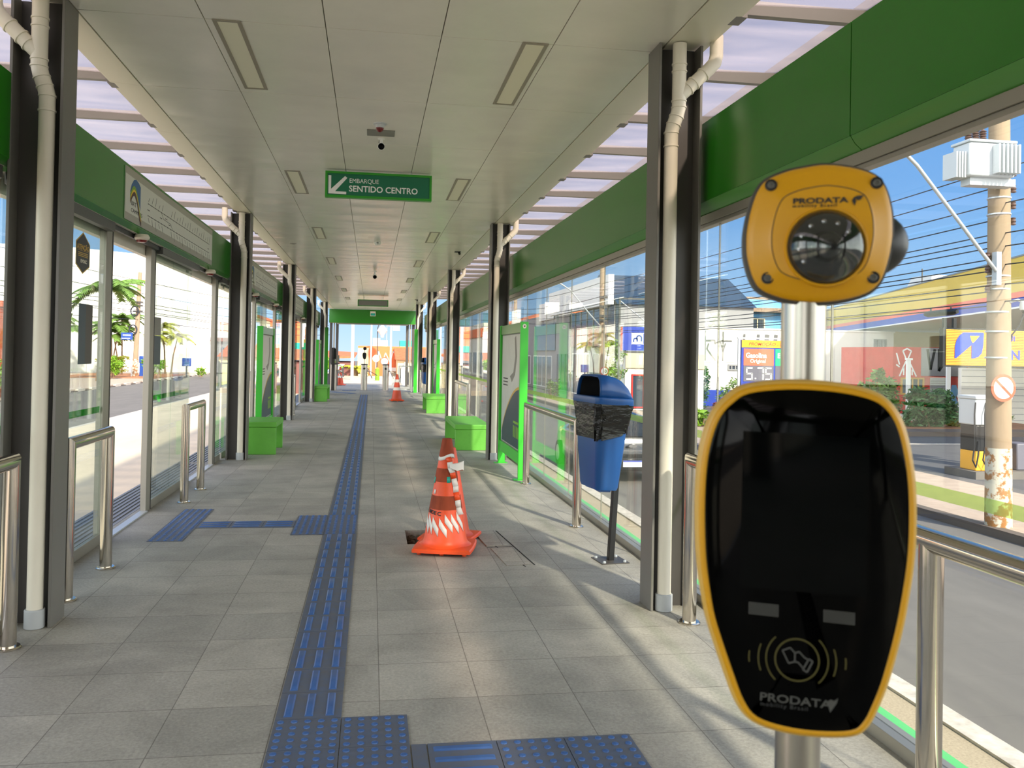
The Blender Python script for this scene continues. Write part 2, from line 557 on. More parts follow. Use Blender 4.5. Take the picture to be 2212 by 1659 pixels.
def world_of(o):
    m = o.matrix_basis.copy()
    while o.parent is not None:
        o = o.parent
        m = o.matrix_basis @ m
    return m

def tag(o, label, cat, group=None, kind=None):
    o['label'] = label
    o['category'] = cat
    if group:
        o['group'] = group
    if kind:
        o['kind'] = kind
    return o

def thing(name, label, cat, loc=(0, 0, 0), rotz=0.0, group=None, kind=None):
    o = bpy.data.objects.new(name, None)
    o.empty_display_size = 0.1
    COL.objects.link(o)
    o.location = loc
    o.rotation_euler = (0, 0, rotz)
    return tag(o, label, cat, group, kind)

def solo(mb, name, m, label, cat, group=None, kind=None, bevel=0, smooth=35):
    """a thing that is one mesh; its origin goes to the middle of its base"""
    xs = [v.co for v in mb.bm.verts]
    lo = Vector((min(c.x for c in xs), min(c.y for c in xs), min(c.z for c in xs)))
    hi = Vector((max(c.x for c in xs), max(c.y for c in xs), max(c.z for c in xs)))
    b = Vector(((lo.x + hi.x) / 2, (lo.y + hi.y) / 2, lo.z))
    mb.bm.transform(Matrix.Translation(-b))
    o = mb.build(name, m, None, bevel, smooth)
    o.location = b
    return tag(o, label, cat, group, kind)

def dup(root, loc, rotz=None, label=None, group=None, scale=None):
    r = root.copy()
    COL.objects.link(r)
    r.location = loc
    if rotz is not None:
        r.rotation_euler = (0, 0, rotz)
    if scale:
        r.scale = scale
    if label:
        r['label'] = label
    if group:
        r['group'] = group
    for ch in list(root.children):
        c = ch.copy()
        COL.objects.link(c)
        c.parent = r
        for g in list(ch.children):
            d = g.copy()
            COL.objects.link(d)
            d.parent = c
    return r

def text(s, frame, size, m, parent, name='lettering', bold=0.0, sx=1.0, align='LEFT', shear=0.0, depth=0.0015, space=1.0):
    """lettering as a thin mesh; frame origin = start of the baseline"""
    cu = bpy.data.curves.new(name, 'FONT')
    cu.body = s
    cu.size = size
    cu.extrude = depth / 2
    cu.offset = bold * size
    cu.shear = shear
    cu.space_character = space
    cu.align_x = align
    cu.resolution_u = 3
    to = bpy.data.objects.new('tmp', cu)
    COL.objects.link(to)
    dg = bpy.context.evaluated_depsgraph_get()
    me = bpy.data.meshes.new_from_object(to.evaluated_get(dg))
    bpy.data.objects.remove(to)
    bpy.data.curves.remove(cu)
    me.name = name
    w = frame @ Matrix.Diagonal((sx, 1, 1, 1))
    if parent is not None:
        w = world_of(parent).inverted() @ w
    me.transform(w)
    me.materials.clear()
    me.materials.append(M[m])
    o = bpy.data.objects.new(name, me)
    COL.objects.link(o)
    if parent is not None:
        o.parent = parent
    return o

def spline(pts, n=8):
    """closed Catmull-Rom through 2-D points"""
    out = []
    k = len(pts)
    for i in range(k):
        p0, p1, p2, p3 = (Vector(pts[(i + j - 1) % k]) for j in range(4))
        for q in range(n):
            t = q / n
            out.append(0.5 * (2 * p1 + (p2 - p0) * t + (2 * p0 - 5 * p1 + 4 * p2 - p3) * t * t + (3 * p1 - p0 - 3 * p2 + p3) * t ** 3))
    return [(p[0], p[1]) for p in out]

def offset(pts, d):
    k = len(pts)
    area = sum(pts[i][0] * pts[(i + 1) % k][1] - pts[(i + 1) % k][0] * pts[i][1] for i in range(k))
    sg = 1 if area > 0 else -1
    out = []
    for i in range(k):
        a, b = Vector(pts[i - 1]), Vector(pts[(i + 1) % k])
        t = (b - a).normalized()
        out.append((pts[i][0] + sg * d * t[1], pts[i][1] - sg * d * t[0]))
    return out

def P3(pts, z):
    return [(x, y, z) for x, y in pts]

rng = random.Random(7)

# ================================================================== THE STATION
COLY = [-8.5, -2.0, 4.53, 11.06, 17.36, 23.68, 30.0]        # web of each pair of columns
Y0, Y1 = -14.0, 36.2

# ---- floor, with one tile broken out beside the cones
mb = MB()
hx0, hx1, hy0, hy1 = 0.29, 0.45, 6.14, 6.62
for a in ((-1.98, hx0, Y0, Y1), (hx1, 2.05, Y0, Y1), (hx0, hx1, Y0, hy0), (hx0, hx1, hy1, Y1)):
    mb.box(a[0], a[1], a[2], a[3], -0.16, 0.0)
mb.box(hx0, hx1, hy0, hy1, -0.16, -0.09)
fl = mb.build('floor', 'floor')
tag(fl, 'grey granite tiled platform floor running the length of the station', 'floor', kind='structure')
mb = MB()
mb.box(hx0 + 0.003, hx1 - 0.003, hy0 + 0.003, hy1 - 0.003, -0.089, -0.075)
solo(mb, 'soil_patch', 'dark_hole', 'dark hole in the floor where a tile is missing beside the cones', 'hole', kind='structure')
for k, (x, y, s_) in enumerate(((0.34, 6.5, 0.05), (0.40, 6.56, 0.04), (0.33, 6.36, 0.045), (0.395, 6.42, 0.035))):
    mb = MB()
    mb.sphere((x, y, -0.075 + s_ * 0.55), s_, s_ * 0.8, s_ * 0.6, 7, n=5)
    for v_ in mb.bm.verts:
        v_.co += Vector([rng.uniform(-.3, .3) * s_ * 0.6 for _ in range(3)])
        v_.co.z = max(v_.co.z, -0.074)
    solo(mb, 'rubble_chunk', 'rubble', ['rubble chunk at the far left of the floor hole', 'rubble chunk at the far right of the floor hole',
         'rubble chunk at the middle left of the floor hole', 'small rubble chunk in the middle of the floor hole'][k], 'rubble', 'rubble in the floor hole', smooth=20)
# loose, cracked slabs behind the cones
for k, (pts, zz) in enumerate((([(0.86, 6.02), (1.03, 6.06), (0.99, 6.55), (0.82, 6.52)], 0.007), ([(0.92, 5.46), (1.09, 5.50), (1.05, 5.98), (0.88, 5.97)], 0.004))):
    mb = MB()
    mb.prism(pts, 0.0005, zz)
    solo(mb, 'loose_slab', 'floor', ['loose cracked floor slab beyond the orange cone, farther of two', 'loose cracked floor slab beside the orange cone, nearer of two'][k], 'paving slab', 'loose floor slabs', bevel=0.002)
mb = MB()
for a, b in (((0.835, 6.53), (1.04, 5.44)), ((1.01, 6.56), (1.11, 5.48)), ((0.86, 5.995), (1.06, 6.02))):
    d = (Vector(b) - Vector(a)).normalized()
    n_ = Vector((-d.y, d.x)) * 0.0045
    mb.prism([(a[0] + n_.x, a[1] + n_.y), (a[0] - n_.x, a[1] - n_.y), (b[0] - n_.x, b[1] - n_.y), (b[0] + n_.x, b[1] + n_.y)], 0.0004, 0.0012)
solo(mb, 'floor_crack', 'dark_hole', 'dark cracks between the loose floor slabs', 'crack', kind='structure')

# ---- tactile paving
def tact_base(mb, x0, x1, y0, y1):
    mb.box(x0 + .0015, x1 - .0015, y0 + .0015, y1 - .0015, 0.0005, 0.005)

def tactile(name, label, guides=(), pads=(), lat=()):
    """guides: (x, y0, count) tiles with three ridges along y; lat: (x0, y, count) ridges along x; pads: (x, y) tiles of 5 x 5 studs"""
    base, top = MB(), MB()
    for x, y, n in guides:
        for k in range(n):
            yy = y + .25 * k
            tact_base(base, x, x + .25, yy, yy + .25)
            for j in range(3):
                cx = x + .046 + .079 * j
                top.rings([P3([(cx - .016, yy + .02), (cx + .016, yy + .02), (cx + .016, yy + .23), (cx - .016, yy + .23)], .005),
                           P3([(cx - .010, yy + .028), (cx + .010, yy + .028), (cx + .010, yy + .222), (cx - .010, yy + .222)], .0105)], False)
    for x, y, n in lat:
        for k in range(n):
            xx = x + .25 * k
            tact_base(base, xx, xx + .25, y, y + .25)
            for j in range(3):
                c_ = y + .046 + .079 * j
                top.rings([P3([(xx + .02, c_ - .016), (xx + .23, c_ - .016), (xx + .23, c_ + .016), (xx + .02, c_ + .016)], .005),
                           P3([(xx + .028, c_ - .010), (xx + .222, c_ - .010), (xx + .222, c_ + .010), (xx + .028, c_ + .010)], .0105)], False)
    for x, y in pads:
        tact_base(base, x, x + .25, y, y + .25)
        for i in range(5):
            for j in range(5):
                o = (x + .025 + .05 * i, y + .025 + .05 * j, .005)
                top.lathe([(.013, 0), (.012, .003), (.0075, .0052), (0, .0056)], o, 8)
    b = solo(base, name, 'tactile', label, 'tactile paving')
    t = top.build('raised_pattern', 'tactile_top', b)
    return b

X0 = -0.335
tactile('tactile_pad', 'blue studded tactile pad in front of the camera, at the near corner of the strip', pads=[(X0, 2.994), (X0 + .25, 2.994), (X0, 2.744), (X0 + .25, 2.744), (X0, 2.494), (X0 + .25, 2.494)])
tactile('tactile_strip', 'short blue ribbed tactile strip near the camera leading to the card reader', lat=[(X0 + .56, 2.744, 1), (X0 + .56, 2.494, 1)])
tactile('tactile_pad', 'blue studded tactile pad on the floor left of the card reader pole', pads=[(X0 + .81 + .25 * i, 2.494 + .25 * j) for i in range(2) for j in range(2)])
mb = MB(); tact_base(mb, X0 + .502, X0 + .558, 2.494, 2.994)
solo(mb, 'tactile_offcut', 'tactile', 'narrow cut piece of blue tactile paving near the camera', 'tactile paving')
tactile('tactile_strip', 'blue ribbed tactile strip from the camera to the studded crossing pad', [(X0, 3.244, 13)])
tactile('tactile_pad', 'blue studded tactile pad at the crossing in the middle of the floor', pads=[(X0 - .25 * i, 6.494 + .25 * j) for i in range(2) for j in range(3)])
tactile('tactile_strip', 'blue ribbed tactile cross strip running left toward the open door', lat=[(X0 - 1.0, 6.78, 3)])
tactile('tactile_pad', 'blue studded tactile pad by the left platform door', pads=[(X0 - 1.25, 6.33 + .25 * j) for j in range(5)])
tactile('tactile_strip', 'long blue ribbed tactile strip running to the far end of the station', [(X0, 7.244, 82)])
tb = tactile('tactile_strip', 'short blue tactile strip turning left just before the turnstiles', [(0, 0, 5)])
tb.location = (-0.95, 29.0, 0); tb.rotation_euler = (0, 0, R(38))
tactile('tactile_pad', 'blue tactile pad between the turnstiles and the far exit', [(-1.02, 30.4, 2), (-.77, 30.4, 2)])

# ---- ceiling: rows of lacquered trays, dark joints, folded edges
CZ = 3.16
jx = [-1.555, -0.915, -0.28, 0.35, 0.985, 1.60]
y_j = [Y0 + 0.0]
k = 0
while True:
    y = 4.58 - 1.243 * 16 + 1.243 * k
    if y > 34.3:
        break
    if y > Y0:
        y_j.append(y)
    k += 1
y_j.append(34.68)
mb = MB()
g = 0.0022
for a, b in zip(jx, jx[1:]):
    for c, d in zip(y_j, y_j[1:]):
        mb.box(a + g, b - g, c + g, d - g, CZ, CZ + .02)
ce = mb.build('ceiling', 'ceiling', bevel=.0015, seg=1)
tag(ce, 'cream lacquered ceiling of long square trays', 'ceiling', kind='structure')
mb = MB()
mb.box(-1.74, 1.82, Y0, 34.68, CZ + .021, CZ + .05)
solo(mb, 'ceiling_backing', 'joint', 'dark backing seen in the ceiling joints', 'ceiling', kind='structure')
for sx, nm in ((-1, 'left'), (1, 'right')):
    mb = MB()
    e0, e1 = (1.60, 1.86) if sx > 0 else (1.555, 1.76)
    for c, d in zip(y_j[::1], y_j[1:]):
        pr = [(e0 + .004, CZ - .004), (e1, CZ + .012), (e1, CZ + .075), (e1 - .01, CZ + .075), (e1 - .01, CZ + .026), (e0 + .004, CZ + .01)]
        mb.rings([[(sx * x, c + .0015, z) for x, z in pr], [(sx * x, d - .0015, z) for x, z in pr]])
    solo(mb, 'trim_1' if sx < 0 else 'trim_2', 'cream', 'folded cream ceiling edge along the %s side' % nm, 'ceiling edge', kind='structure')

# ---- columns
def column():
    t = thing('column', 'x', 'column', kind='structure')
    for x0, x1 in ((-.075, -.06), (.165, .18)):
        mb = MB(); mb.box(x0, x1, -.10, .09, 0, CZ)
        mb.build('flange', 'steel_grey', t, .002)
    mb = MB(); mb.box(-.06, .165, -.006, .006, 0, CZ)
    mb.build('web', 'steel_dark', t)  # coloured darker than the flanges to carry the shade of the hollow
    return t

def drainpipe():
    """local: x outward from the platform, y along it; stands at the origin in the column's hollow"""
    t = thing('drainpipe', 'x', 'pipe')
    r = .038
    mb = MB(); mb.cyl((0, 0, .07), (0, 0, 2.60), r, seg=20); mb.build('pipe', 'pvc', t)
    mb = MB(); mb.lathe([(.043, 0), (.048, .004), (.048, .09), (.044, .095), (.039, .095), (.039, .06)], (0, 0, 0), 24); mb.build('base_collar', 'pvc_grey', t)
    # lower bend, upper bend, straight and side branch
    mb = MB()
    mb.tube([(0, 0, 2.58), (0, 0, 2.66), (.008, -.006, 2.70), (.026, -.018, 2.76), (.034, -.022, 2.80), (.034, -.022, 3.155)], .0385, 20)
    mb.tube([(.034, -.022, 2.86), (.20, -.03, 3.02), (.235, -.032, 3.06), (.245, -.032, 3.10), (.245, -.032, 3.21)], .037, 20)
    mb.build('branch', 'pvc', t)
    mb = MB()
    for z, x, y in ((2.585, 0, 0), (2.66, 0, 0), (2.80, .034, -.022), (2.835, .034, -.022), (3.0, .034, -.022), (3.04, .034, -.022)):
        mb.lathe([(.037, -.006), (.0425, -.004), (.0425, .004), (.037, .006)], (x, y, z), 20)
    d = Vector((.166, -.008, .16)).normalized()
    for q in (.07, .115, .19):
        p = Vector((.034, -.022, 2.86)) + d * q
        a = FR(p, d.cross(Vector((0, 1, 0))), (0, 1, 0))
        mb.lathe([(.036, -.006), (.042, -.004), (.042, .004), (.036, .006)], seg=20, axis=a)
    d2 = Vector((.018, -.012, .06)).normalized()
    for q in (0.0, .045):
        p = Vector((.010, -.007, 2.705)) + d2 * q
        a = FR(p, d2.cross(Vector((0, 1, 0))), (0, 1, 0))
        mb.lathe([(.037, -.005), (.0425, -.003), (.0425, .003), (.037, .005)], seg=20, axis=a)
    mb.build('socket_ring', 'pvc', t)
    return t

col0, pipe0 = column(), drainpipe()
def mirror_meshes(root):
    r = root.copy(); COL.objects.link(r)
    for ch in list(root.children):
        c = ch.copy(); c.data = ch.data.copy(); COL.objects.link(c); c.parent = r
        bm = bmesh.new(); bm.from_mesh(c.data)
        bm.transform(Matrix.Diagonal((-1, 1, 1, 1)))
        bmesh.ops.reverse_faces(bm, faces=bm.faces)
        bm.to_mesh(c.data); bm.free()
    return r
colL, pipeL = mirror_meshes(col0), mirror_meshes(pipe0)
ORD = ['behind the camera, far', 'just behind the camera', 'nearest', 'second', 'third', 'fourth', 'fifth']
for i, y in enumerate(COLY):
    for sx, nm, c_, p_ in ((1, 'right', col0, pipe0), (-1, 'left', colL, pipeL)):
        cl = 'grey steel column, %s of the row on the %s side' % (ORD[i], nm)
        pl = 'cream plastic drainpipe with side branch in the %s column on the %s side' % (ORD[i], nm)
        if i == 0:
            c_.location = (sx * 1.63, y, 0); c_['label'] = cl
        else:
            dup(c_, (sx * 1.63, y, 0), None, cl, 'columns along the %s side' % nm)
        if i > 1:
            if i == 2:
                p_.location = (sx * 1.635, y - .085, 0); p_['label'] = pl
                p_['group'] = 'drainpipes along the %s side' % nm
            else:
                dup(p_, (sx * 1.635, y - .085, 0), None, pl, 'drainpipes along the %s side' % nm)

# ---- fascias
segsR = [Y0, 3.03, 10.66, 16.95, 23.25, 29.7]
for i, (a, b) in enumerate(zip(segsR, segsR[1:])):
    mb = MB()
    pr = [(1.85, 2.292), (1.85, 2.745), (2.02, 2.745), (2.02, 2.292)]
    mb.rings([[(x, a + .003, z) for x, z in pr], [(x, b - .003, z) for x, z in pr]])
    o = mb.build('trim_%d' % (3 + i), 'green')
    tag(o, 'green fascia panel above the right-hand glass, %s from the camera' % ['first', 'second', 'third', 'fourth', 'fifth'][i], 'fascia', kind='structure')
    mb = MB(); pr = [(1.852, 2.2915), (2.02, 2.2915), (2.02, 2.235), (1.905, 2.235), (1.872, 2.262)]
    mb.rings([[(x, a + .003, z) for x, z in pr], [(x, b - .003, z) for x, z in pr]]); mb.build('lower_lip', 'green_lip_lit', o)
segsL = [Y0, 4.6, 11.0, 17.3, 23.6, 29.7]
for i, (a, b) in enumerate(zip(segsL, segsL[1:])):
    mb = MB()
    pr = [(-1.80, 2.335), (-1.80, 2.76), (-1.98, 2.76), (-1.98, 2.30), (-1.83, 2.30)]
    mb.rings([[(x, a + .003, z) for x, z in pr], [(x, b - .003, z) for x, z in pr]])
    o = mb.build('trim_%d' % (10 + i), 'green')
    tag(o, 'green fascia panel above the left-hand doors, %s from the camera' % ['first', 'second', 'third', 'fourth', 'fifth'][i], 'fascia', kind='structure')

# ---- glass wall on the right: one window per bay
PW = 1.165
for i, (a, b) in enumerate(((Y0, 4.62), (4.62, 11.15), (11.15, 17.45), (17.45, 23.77), (23.77, 29.9))):
    w = thing('window_%d' % (i + 1), 'full-height glass wall of the right side, %s bay from the camera' % ['first', 'second', 'third', 'fourth', 'fifth'][i], 'window', (1.93, (a + b) / 2, 0), kind='structure')
    mb = MB(); mb.box(1.895, 1.965, a, b, 2.185, 2.234); mb.box(1.905, 1.955, a, b, 2.165, 2.185); mb.build('head_frame', 'alu', w, .002)
    mb = MB(); mb.box(1.885, 1.965, a, b, 0.0, .05); mb.build('sill_frame', 'alu', w, .002)
    y = 4.44 - PW * 17
    ys = [a]
    while y < b:
        if y > a + .1:
            ys.append(y)
        y += PW
    ys.append(b)
    mb = MB()
    for c, d in zip(ys, ys[1:]):
        mb.box(1.926, 1.934, c + .003, d - .003, .05, 2.166)
    mb.build('glass', 'glass', w)
    mb = MB()
    for c in ys[1:-1]:
        mb.box(1.9255, 1.9345, c - .003, c + .003, .05, 2.166)
    mb.build('silicone_joint', 'alu', w)
    mb = MB(); mb.box(1.9235, 1.9250, a + .02, b - .02, .935, .98); mb.build('green_band', 'film_sunlit', w)

# ---- platform doors on the left: one set per bay
def door_bay(n, y0, y1, first=False):
    """fixed pane, opening, double pane, opening, short pane"""
    D = y1 - y0
    t = thing('door_%d' % n, 'glass platform doors of the left side, %s bay from the camera' % ['first', 'second', 'third', 'fourth', 'fifth', 'rearmost'][n - 1], 'door', (-1.9, (y0 + y1) / 2, 0), kind='structure')
    k = D / 6.35
    j1, j2, j3 = y0 + 1.66 * k, y0 + 2.87 * k, y0 + 5.84 * k
    e1 = y0 + 4.52 * k
    for y in (j1, j2, j3):
        mb = MB(); mb.box(-1.935, -1.885, y, y + .13, 0, 2.29)
        mb.build('jamb', 'alu', t, .004)
        mb = MB(); mb.box(-1.9, -1.884, y + .132, y + .15, 0, 2.25); mb.build('brush_seal', 'black', t)
    panes = [(y0, j1), (j2 + .15, j2 + .86), (j2 + .866, e1), (j3 + .15, y1)]
    for i, (a, b) in enumerate(panes):
        mb = MB(); mb.box(-1.905, -1.895, a, b, .075, 2.27); mb.build('glass_leaf', 'glass_door', t)
        mb = MB(); mb.box(-1.9075, -1.906, a + .01, b - .01, .94, .985); mb.build('green_band', 'film', t)
    for a, b in ((y0, j1), (j2 + .15, e1), (j3 + .15, y1)):
        mb = MB(); mb.box(-1.915, -1.885, a, b, .0, .075); mb.build('bottom_rail', 'alu', t, .003)
    for a, b in ((y0, j1 + .02), (j2 + .18, e1 + .1), (j3 + .18, y1)):
        mb = MB(); mb.box(-1.89, -1.835, a, b, 2.235, 2.325); mb.build('door_operator', 'alu_dark', t, .004)
    mb = MB(); mb.box(-1.882, -1.858, y0, y1, 2.262, 2.298); mb.build('top_track', 'black', t)
    mb = MB(); mb.box(-2.0, -1.83, y0, y1, 2.299, 2.33); mb.build('lintel_soffit', 'cream', t)
    mb = MB(); mb.box(-1.99, -1.94, y0, y1, 2.2, 2.299); mb.build('lintel', 'cream', t)
    mb = MB()
    for a, b in ((j1 + .13, j2), (e1, j3)):
        mb.box(-1.93, -1.87, a, b, .0, .012)
    mb.build('floor_track', 'galv', t)
    return t
door_bay(6, Y0, -2.1)
door_bay(1, -1.9, 4.45)
door_bay(2, 4.60, 11.0)
door_bay(3, 11.12, 17.30)
door_bay(4, 17.42, 23.62)
door_bay(5, 23.75, 29.9)
# ribbed metal boarding edge outside every door
for i, (a, b) in enumerate(((-1.9, 4.5), (4.6, 11.0), (11.1, 17.3), (17.4, 23.6), (23.7, 29.9))):
    mb = MB()
    mb.box(-2.42, -1.985, a, b, -.10, -.05)
    for q in range(9):
        x = -2.40 + q * .048
        mb.box(x, x + .02, a + .02, b - .02, -.05, -.042)
    solo(mb, 'boarding_plate', 'plate_grey', 'ribbed metal boarding plate outside the left doors, %s bay from the camera' % ['first', 'second', 'third', 'fourth', 'fifth'][i], 'plate', 'boarding plates', kind='structure')
# platform plinth
mb = MB(); mb.box(-1.975, 2.04, Y0 + .02, Y1 - .02, -1.3, -.162)
solo(mb, 'platform_base', 'wall_grey', 'concrete base under the station platform', 'platform', kind='structure')
mb = MB(); mb.box(2.051, 2.085, Y0, Y1 - .02, -.16, -.004)
mb.box(1.966, 2.05, Y0, 29.9, .0005, .006)
solo(mb, 'green_edge', 'green_edge', 'green painted platform edge outside the right-hand glass', 'platform edge', kind='structure')

# ---- translucent roof wings
for sx, nm in ((1, 'right'), (-1, 'left')):
    WX = 2.6 if sx > 0 else 3.35
    e = 1.83 if sx > 0 else 1.72
    n = 0
    y = 4.10 - 18.18
    if sx < 0:
        y += .79
    while y < 28.0:
        b = MB()
        ya, yb = y + .024, y + .986
        rows = []
        for q in range(7):
            u = q / 6
            yy = ya + (yb - ya) * u
            rows.append((yy, 3.245 - .035 * math.sin(PI * u)))
        b.rings([[(sx * e, yy, z) for yy, z in rows] + [(sx * e, yy, z + .008) for yy, z in reversed(rows)],
                 [(sx * WX, yy, z + .03) for yy, z in rows] + [(sx * WX, yy, z + .038) for yy, z in reversed(rows)]])
        o = solo(b, 'roof_sheet', 'roof', 'translucent rippled roof sheet between two ribs over the %s side' % nm, 'roof sheet', 'roof sheets over the %s side' % nm, kind='structure')
        b = MB(); b.box(min(sx * e, sx * (WX + .01)), max(sx * e, sx * (WX + .01)), y - .022, y + .022, 3.200, 3.275)
        b.box(min(sx * (e - .02), sx * (e + .06)), max(sx * (e - .02), sx * (e + .06)), y - .055, y + .055, 3.17, 3.204)
        solo(b, 'roof_rib', 'steel_grey', 'grey roof rib between translucent sheets over the %s side' % nm, 'roof rib', 'roof ribs over the %s side' % nm, kind='structure')
        y += 1.01
        n += 1
    b = MB(); b.box(min(sx * (WX + .01), sx * (WX + .07)), max(sx * (WX + .01), sx * (WX + .07)), Y0, 28.1, 3.17, 3.36)
    solo(b, 'roof_gutter', 'steel_grey', 'grey outer gutter of the translucent roof on the %s side' % nm, 'gutter', kind='structure')
# roof deck over the ceiling
mb = MB(); mb.box(-1.7, 1.8, Y0, 34.6, 3.36, 3.42)
solo(mb, 'roof_deck', 'steel_grey', 'solid roof deck above the ceiling', 'roof', kind='structure')

mb = MB(); mb.box(-2.0, 2.05, Y0 - .15, Y0, 0, 3.2)  # added out of view; keeps bright sky out of the reader's reflection
solo(mb, 'wall_blocker', 'steel_grey', 'unseen grey wall added behind the camera to block bright sky reflections', 'wall', kind='structure')
# ---- far end portal
t = thing('end_portal', 'green lintel box across the far end of the station above the exit', 'lintel', (0, 34.9, 2.60), kind='structure')
mb = MB(); mb.box(-1.74, 1.92, 34.7, 35.3, 2.60, 3.16); mb.build('lintel_box', 'green', t)
mb = MB(); mb.box(-1.42, 1.48, 34.8, 34.95, 2.545, 2.598); mb.build('door_head', 'alu', t)
for x in (-1.72, 1.42):
    for dx, m_ in ((0, 'steel_dark'), (.15, 'alu'), (.25, 'steel_dark')):
        mb = MB(); mb.box(x + dx, x + dx + (.11 if m_ == 'steel_dark' else .06), 34.95, 35.1, 0, 2.59)
        mb.build('portal_post', m_, t)
tt = thing('exit_sign', 'small green exit sign hanging on the far green lintel', 'sign', (.03, 34.68, 2.90))
mb = MB(); mb.box(-.08, .14, 34.65, 34.699, 2.90, 3.10); mb.build('sign_board', 'cream', tt)
mb = MB(); mb.box(-.06, .12, 34.645, 34.649, 2.92, 3.02); mb.build('sign_face', 'teal', tt)

# ================================================================== THINGS IN THE STATION
# ---- ticket validator in the foreground
VA = R(19.4)
vr, vu = Vector((math.cos(VA), -math.sin(VA), 0)), Vector((0, 0, 1))
val = thing('ticket_validator', 'yellow and black card reader with a dome camera on a steel pole in the foreground', 'ticket validator', (0.428, 0.779, 0))
mb = MB(); mb.cyl((0.428, 0.779, 0.012), (0.428, 0.779, 1.50), .0215, seg=32); mb.build('pole', 'inox_brush', val)
mb = MB(); mb.lathe([(.07, 0), (.07, .01), (.03, .014), (.022, .014)], (0.428, 0.779, 0), 28); mb.build('pole_foot', 'inox_brush', val)
# card reader
FV = FR((0.409, 0.7303, 1.2196), Matrix.Rotation(-.026, 3, 'Z') @ Vector((1, 0, 0)), (0, 1, 0))
roll = Matrix.Rotation(-.026, 4, 'Z')
FV = FR((0.409, 0.7303, 1.2196), vr, vu)
blk = [(-.02, .1562), (.02, .1552), (.0512, .1495), (.0668, .1405), (.0766, .125), (.0826, .1036), (.0867, .0782), (.0884, .0527), (.0885, .0219),
       (.0868, -.0050), (.0828, -.0356), (.0788, -.0600), (.0728, -.0876), (.0661, -.1138), (.0586, -.1350), (.0511, -.1511), (.0405, -.1598), (.0122, -.1634), (-.0177, -.1623),
       (-.0440, -.1556), (-.0564, -.1410), (-.0659, -.1175), (-.0756, -.0905), (-.0842, -.0640), (-.0893, -.0377), (-.0935, -.006), (-.0952, .0323),
       (-.0948, .0644), (-.0926, .0903), (-.0879, .1119), (-.0809, .1292), (-.0707, .1413), (-.0550, .1515)]
ol = spline(blk, 4)
mb = MB(FV)
mb.rings([P3(offset(ol, d), z) for d, z in ((-.012, -.062), (-.004, -.06), (.003, -.045), (.0082, -.022), (.0085, -.010), (.0070, -.0042), (.0040, -.0022))])
case = mb.build('reader_case', 'yellow_sheen', val, smooth=50)
mb = MB(FV); mb.rings([P3(offset(ol, d), z) for d, z in ((.0005, -.004), (.0048, -.003), (.0046, -.0016), (.0030, .0002), (.0005, .0005), (-.0015, -.001))])
mb.build('reader_bezel', 'yellow', val, smooth=50)
mb = MB(FV); mb.rings([P3(offset(ol, d), z) for d, z in ((-.001, -.004), (-.001, .0002), (-.003, .0009), (-.05, .0013))])
face = mb.build('reader_face', 'black_gloss', val, smooth=40)
mb = MB(FV); mb.prism([(-.0600, .1150), (.0530, .1120), (.0520, -.0350), (-.0612, -.0330)], .0011, .0016); mb.build('screen', 'screen', face)
gx = [(-.0530, -.0465, -.0256, -.0475, -.0256, -.0592, -.0530, -.0582), (.0141, -.0488, .0421, -.0498, .0422, -.0615, .0143, -.0605)]
for q in gx:
    mb = MB(FV)
    for i in range(14):
        for j in range(6):
            u, w_ = (i + .5) / 14, (j + .5) / 6
            x = q[0] + (q[2] - q[0]) * u
            y = q[1] + (q[3] - q[1]) * u + (q[7] - q[1]) * w_
            mb.box(x - .00072, x + .00072, y - .00072, y + .00072, .0012, .0018)
    mb.build('speaker_grille', 'reader_grey', face)
ic = (-.0086, -.0978)
def arc(mb, c, r, w, a0, a1, z0=.0012, z1=.0017, n=40):
    o, i_ = [], []
    for q in range(n + 1):
        a = a0 + (a1 - a0) * q / n
        o.append((c[0] + (r + w) * math.cos(a), c[1] + (r + w) * math.sin(a)))
        i_.append((c[0] + (r - w) * math.cos(a), c[1] + (r - w) * math.sin(a)))
    for q in range(n):
        mb.rings([P3([o[q], o[q + 1], i_[q + 1], i_[q]], z0), P3([o[q], o[q + 1], i_[q + 1], i_[q]], z1)])
mb = MB(FV)
arc(mb, ic, .0196, .0007, 0, 2 * PI)
for r_, h in ((.0278, 46), (.0348, 21), (.0432, 7)):
    for s_ in (0, PI):
        arc(mb, ic, r_, .0006, s_ - R(h), s_ + R(h), n=16)
mb.build('contactless_mark', 'reader_yellow', face)
mb = MB(FV)
def line2(mb, pts, w, z0=.0012, z1=.0017):
    for a, b in zip(pts, pts[1:]):
        a, b = Vector(a), Vector(b)
        d = (b - a).normalized(); n_ = Vector((-d.y, d.x)) * w
        q = [(a + n_)[:2], (a - n_)[:2], (b - n_)[:2], (b + n_)[:2]]
        mb.prism(q, z0, z1)
line2(mb, [(-.0105, -.0915), (-.0147, -.0868), (-.0217, -.0900), (-.0160, -.1015), (-.0105, -.0995), (-.0105, -.0915)], .0006)
line2(mb, [(-.0111, -.0917), (-.0067, -.0900), (-.0020, -.0950), (.0014, -.0968)], .0006)
line2(mb, [(-.0105, -.0995), (-.0075, -.1000), (-.0040, -.1040), (-.0020, -.1050)], .0006)
line2(mb, [(.0020, -.0960), (.0054, -.0981), (.0005, -.1085), (-.0032, -.1062), (.0020, -.0960)], .0007)
mb.build('hand_mark', 'reader_grey', face)
fx = FV @ Matrix.Translation((-.0420, -.1384, .0012)) @ Matrix.Rotation(-.03, 4, 'Z')
text('PRODATA', fx, .0105, 'reader_grey', face, bold=.012, sx=1.32, depth=.0006)
text('mobility Brasil', fx @ Matrix.Translation((0.001, -.0048, 0)), .0050, 'reader_white', face, sx=1.15, space=1.25, depth=.0006)
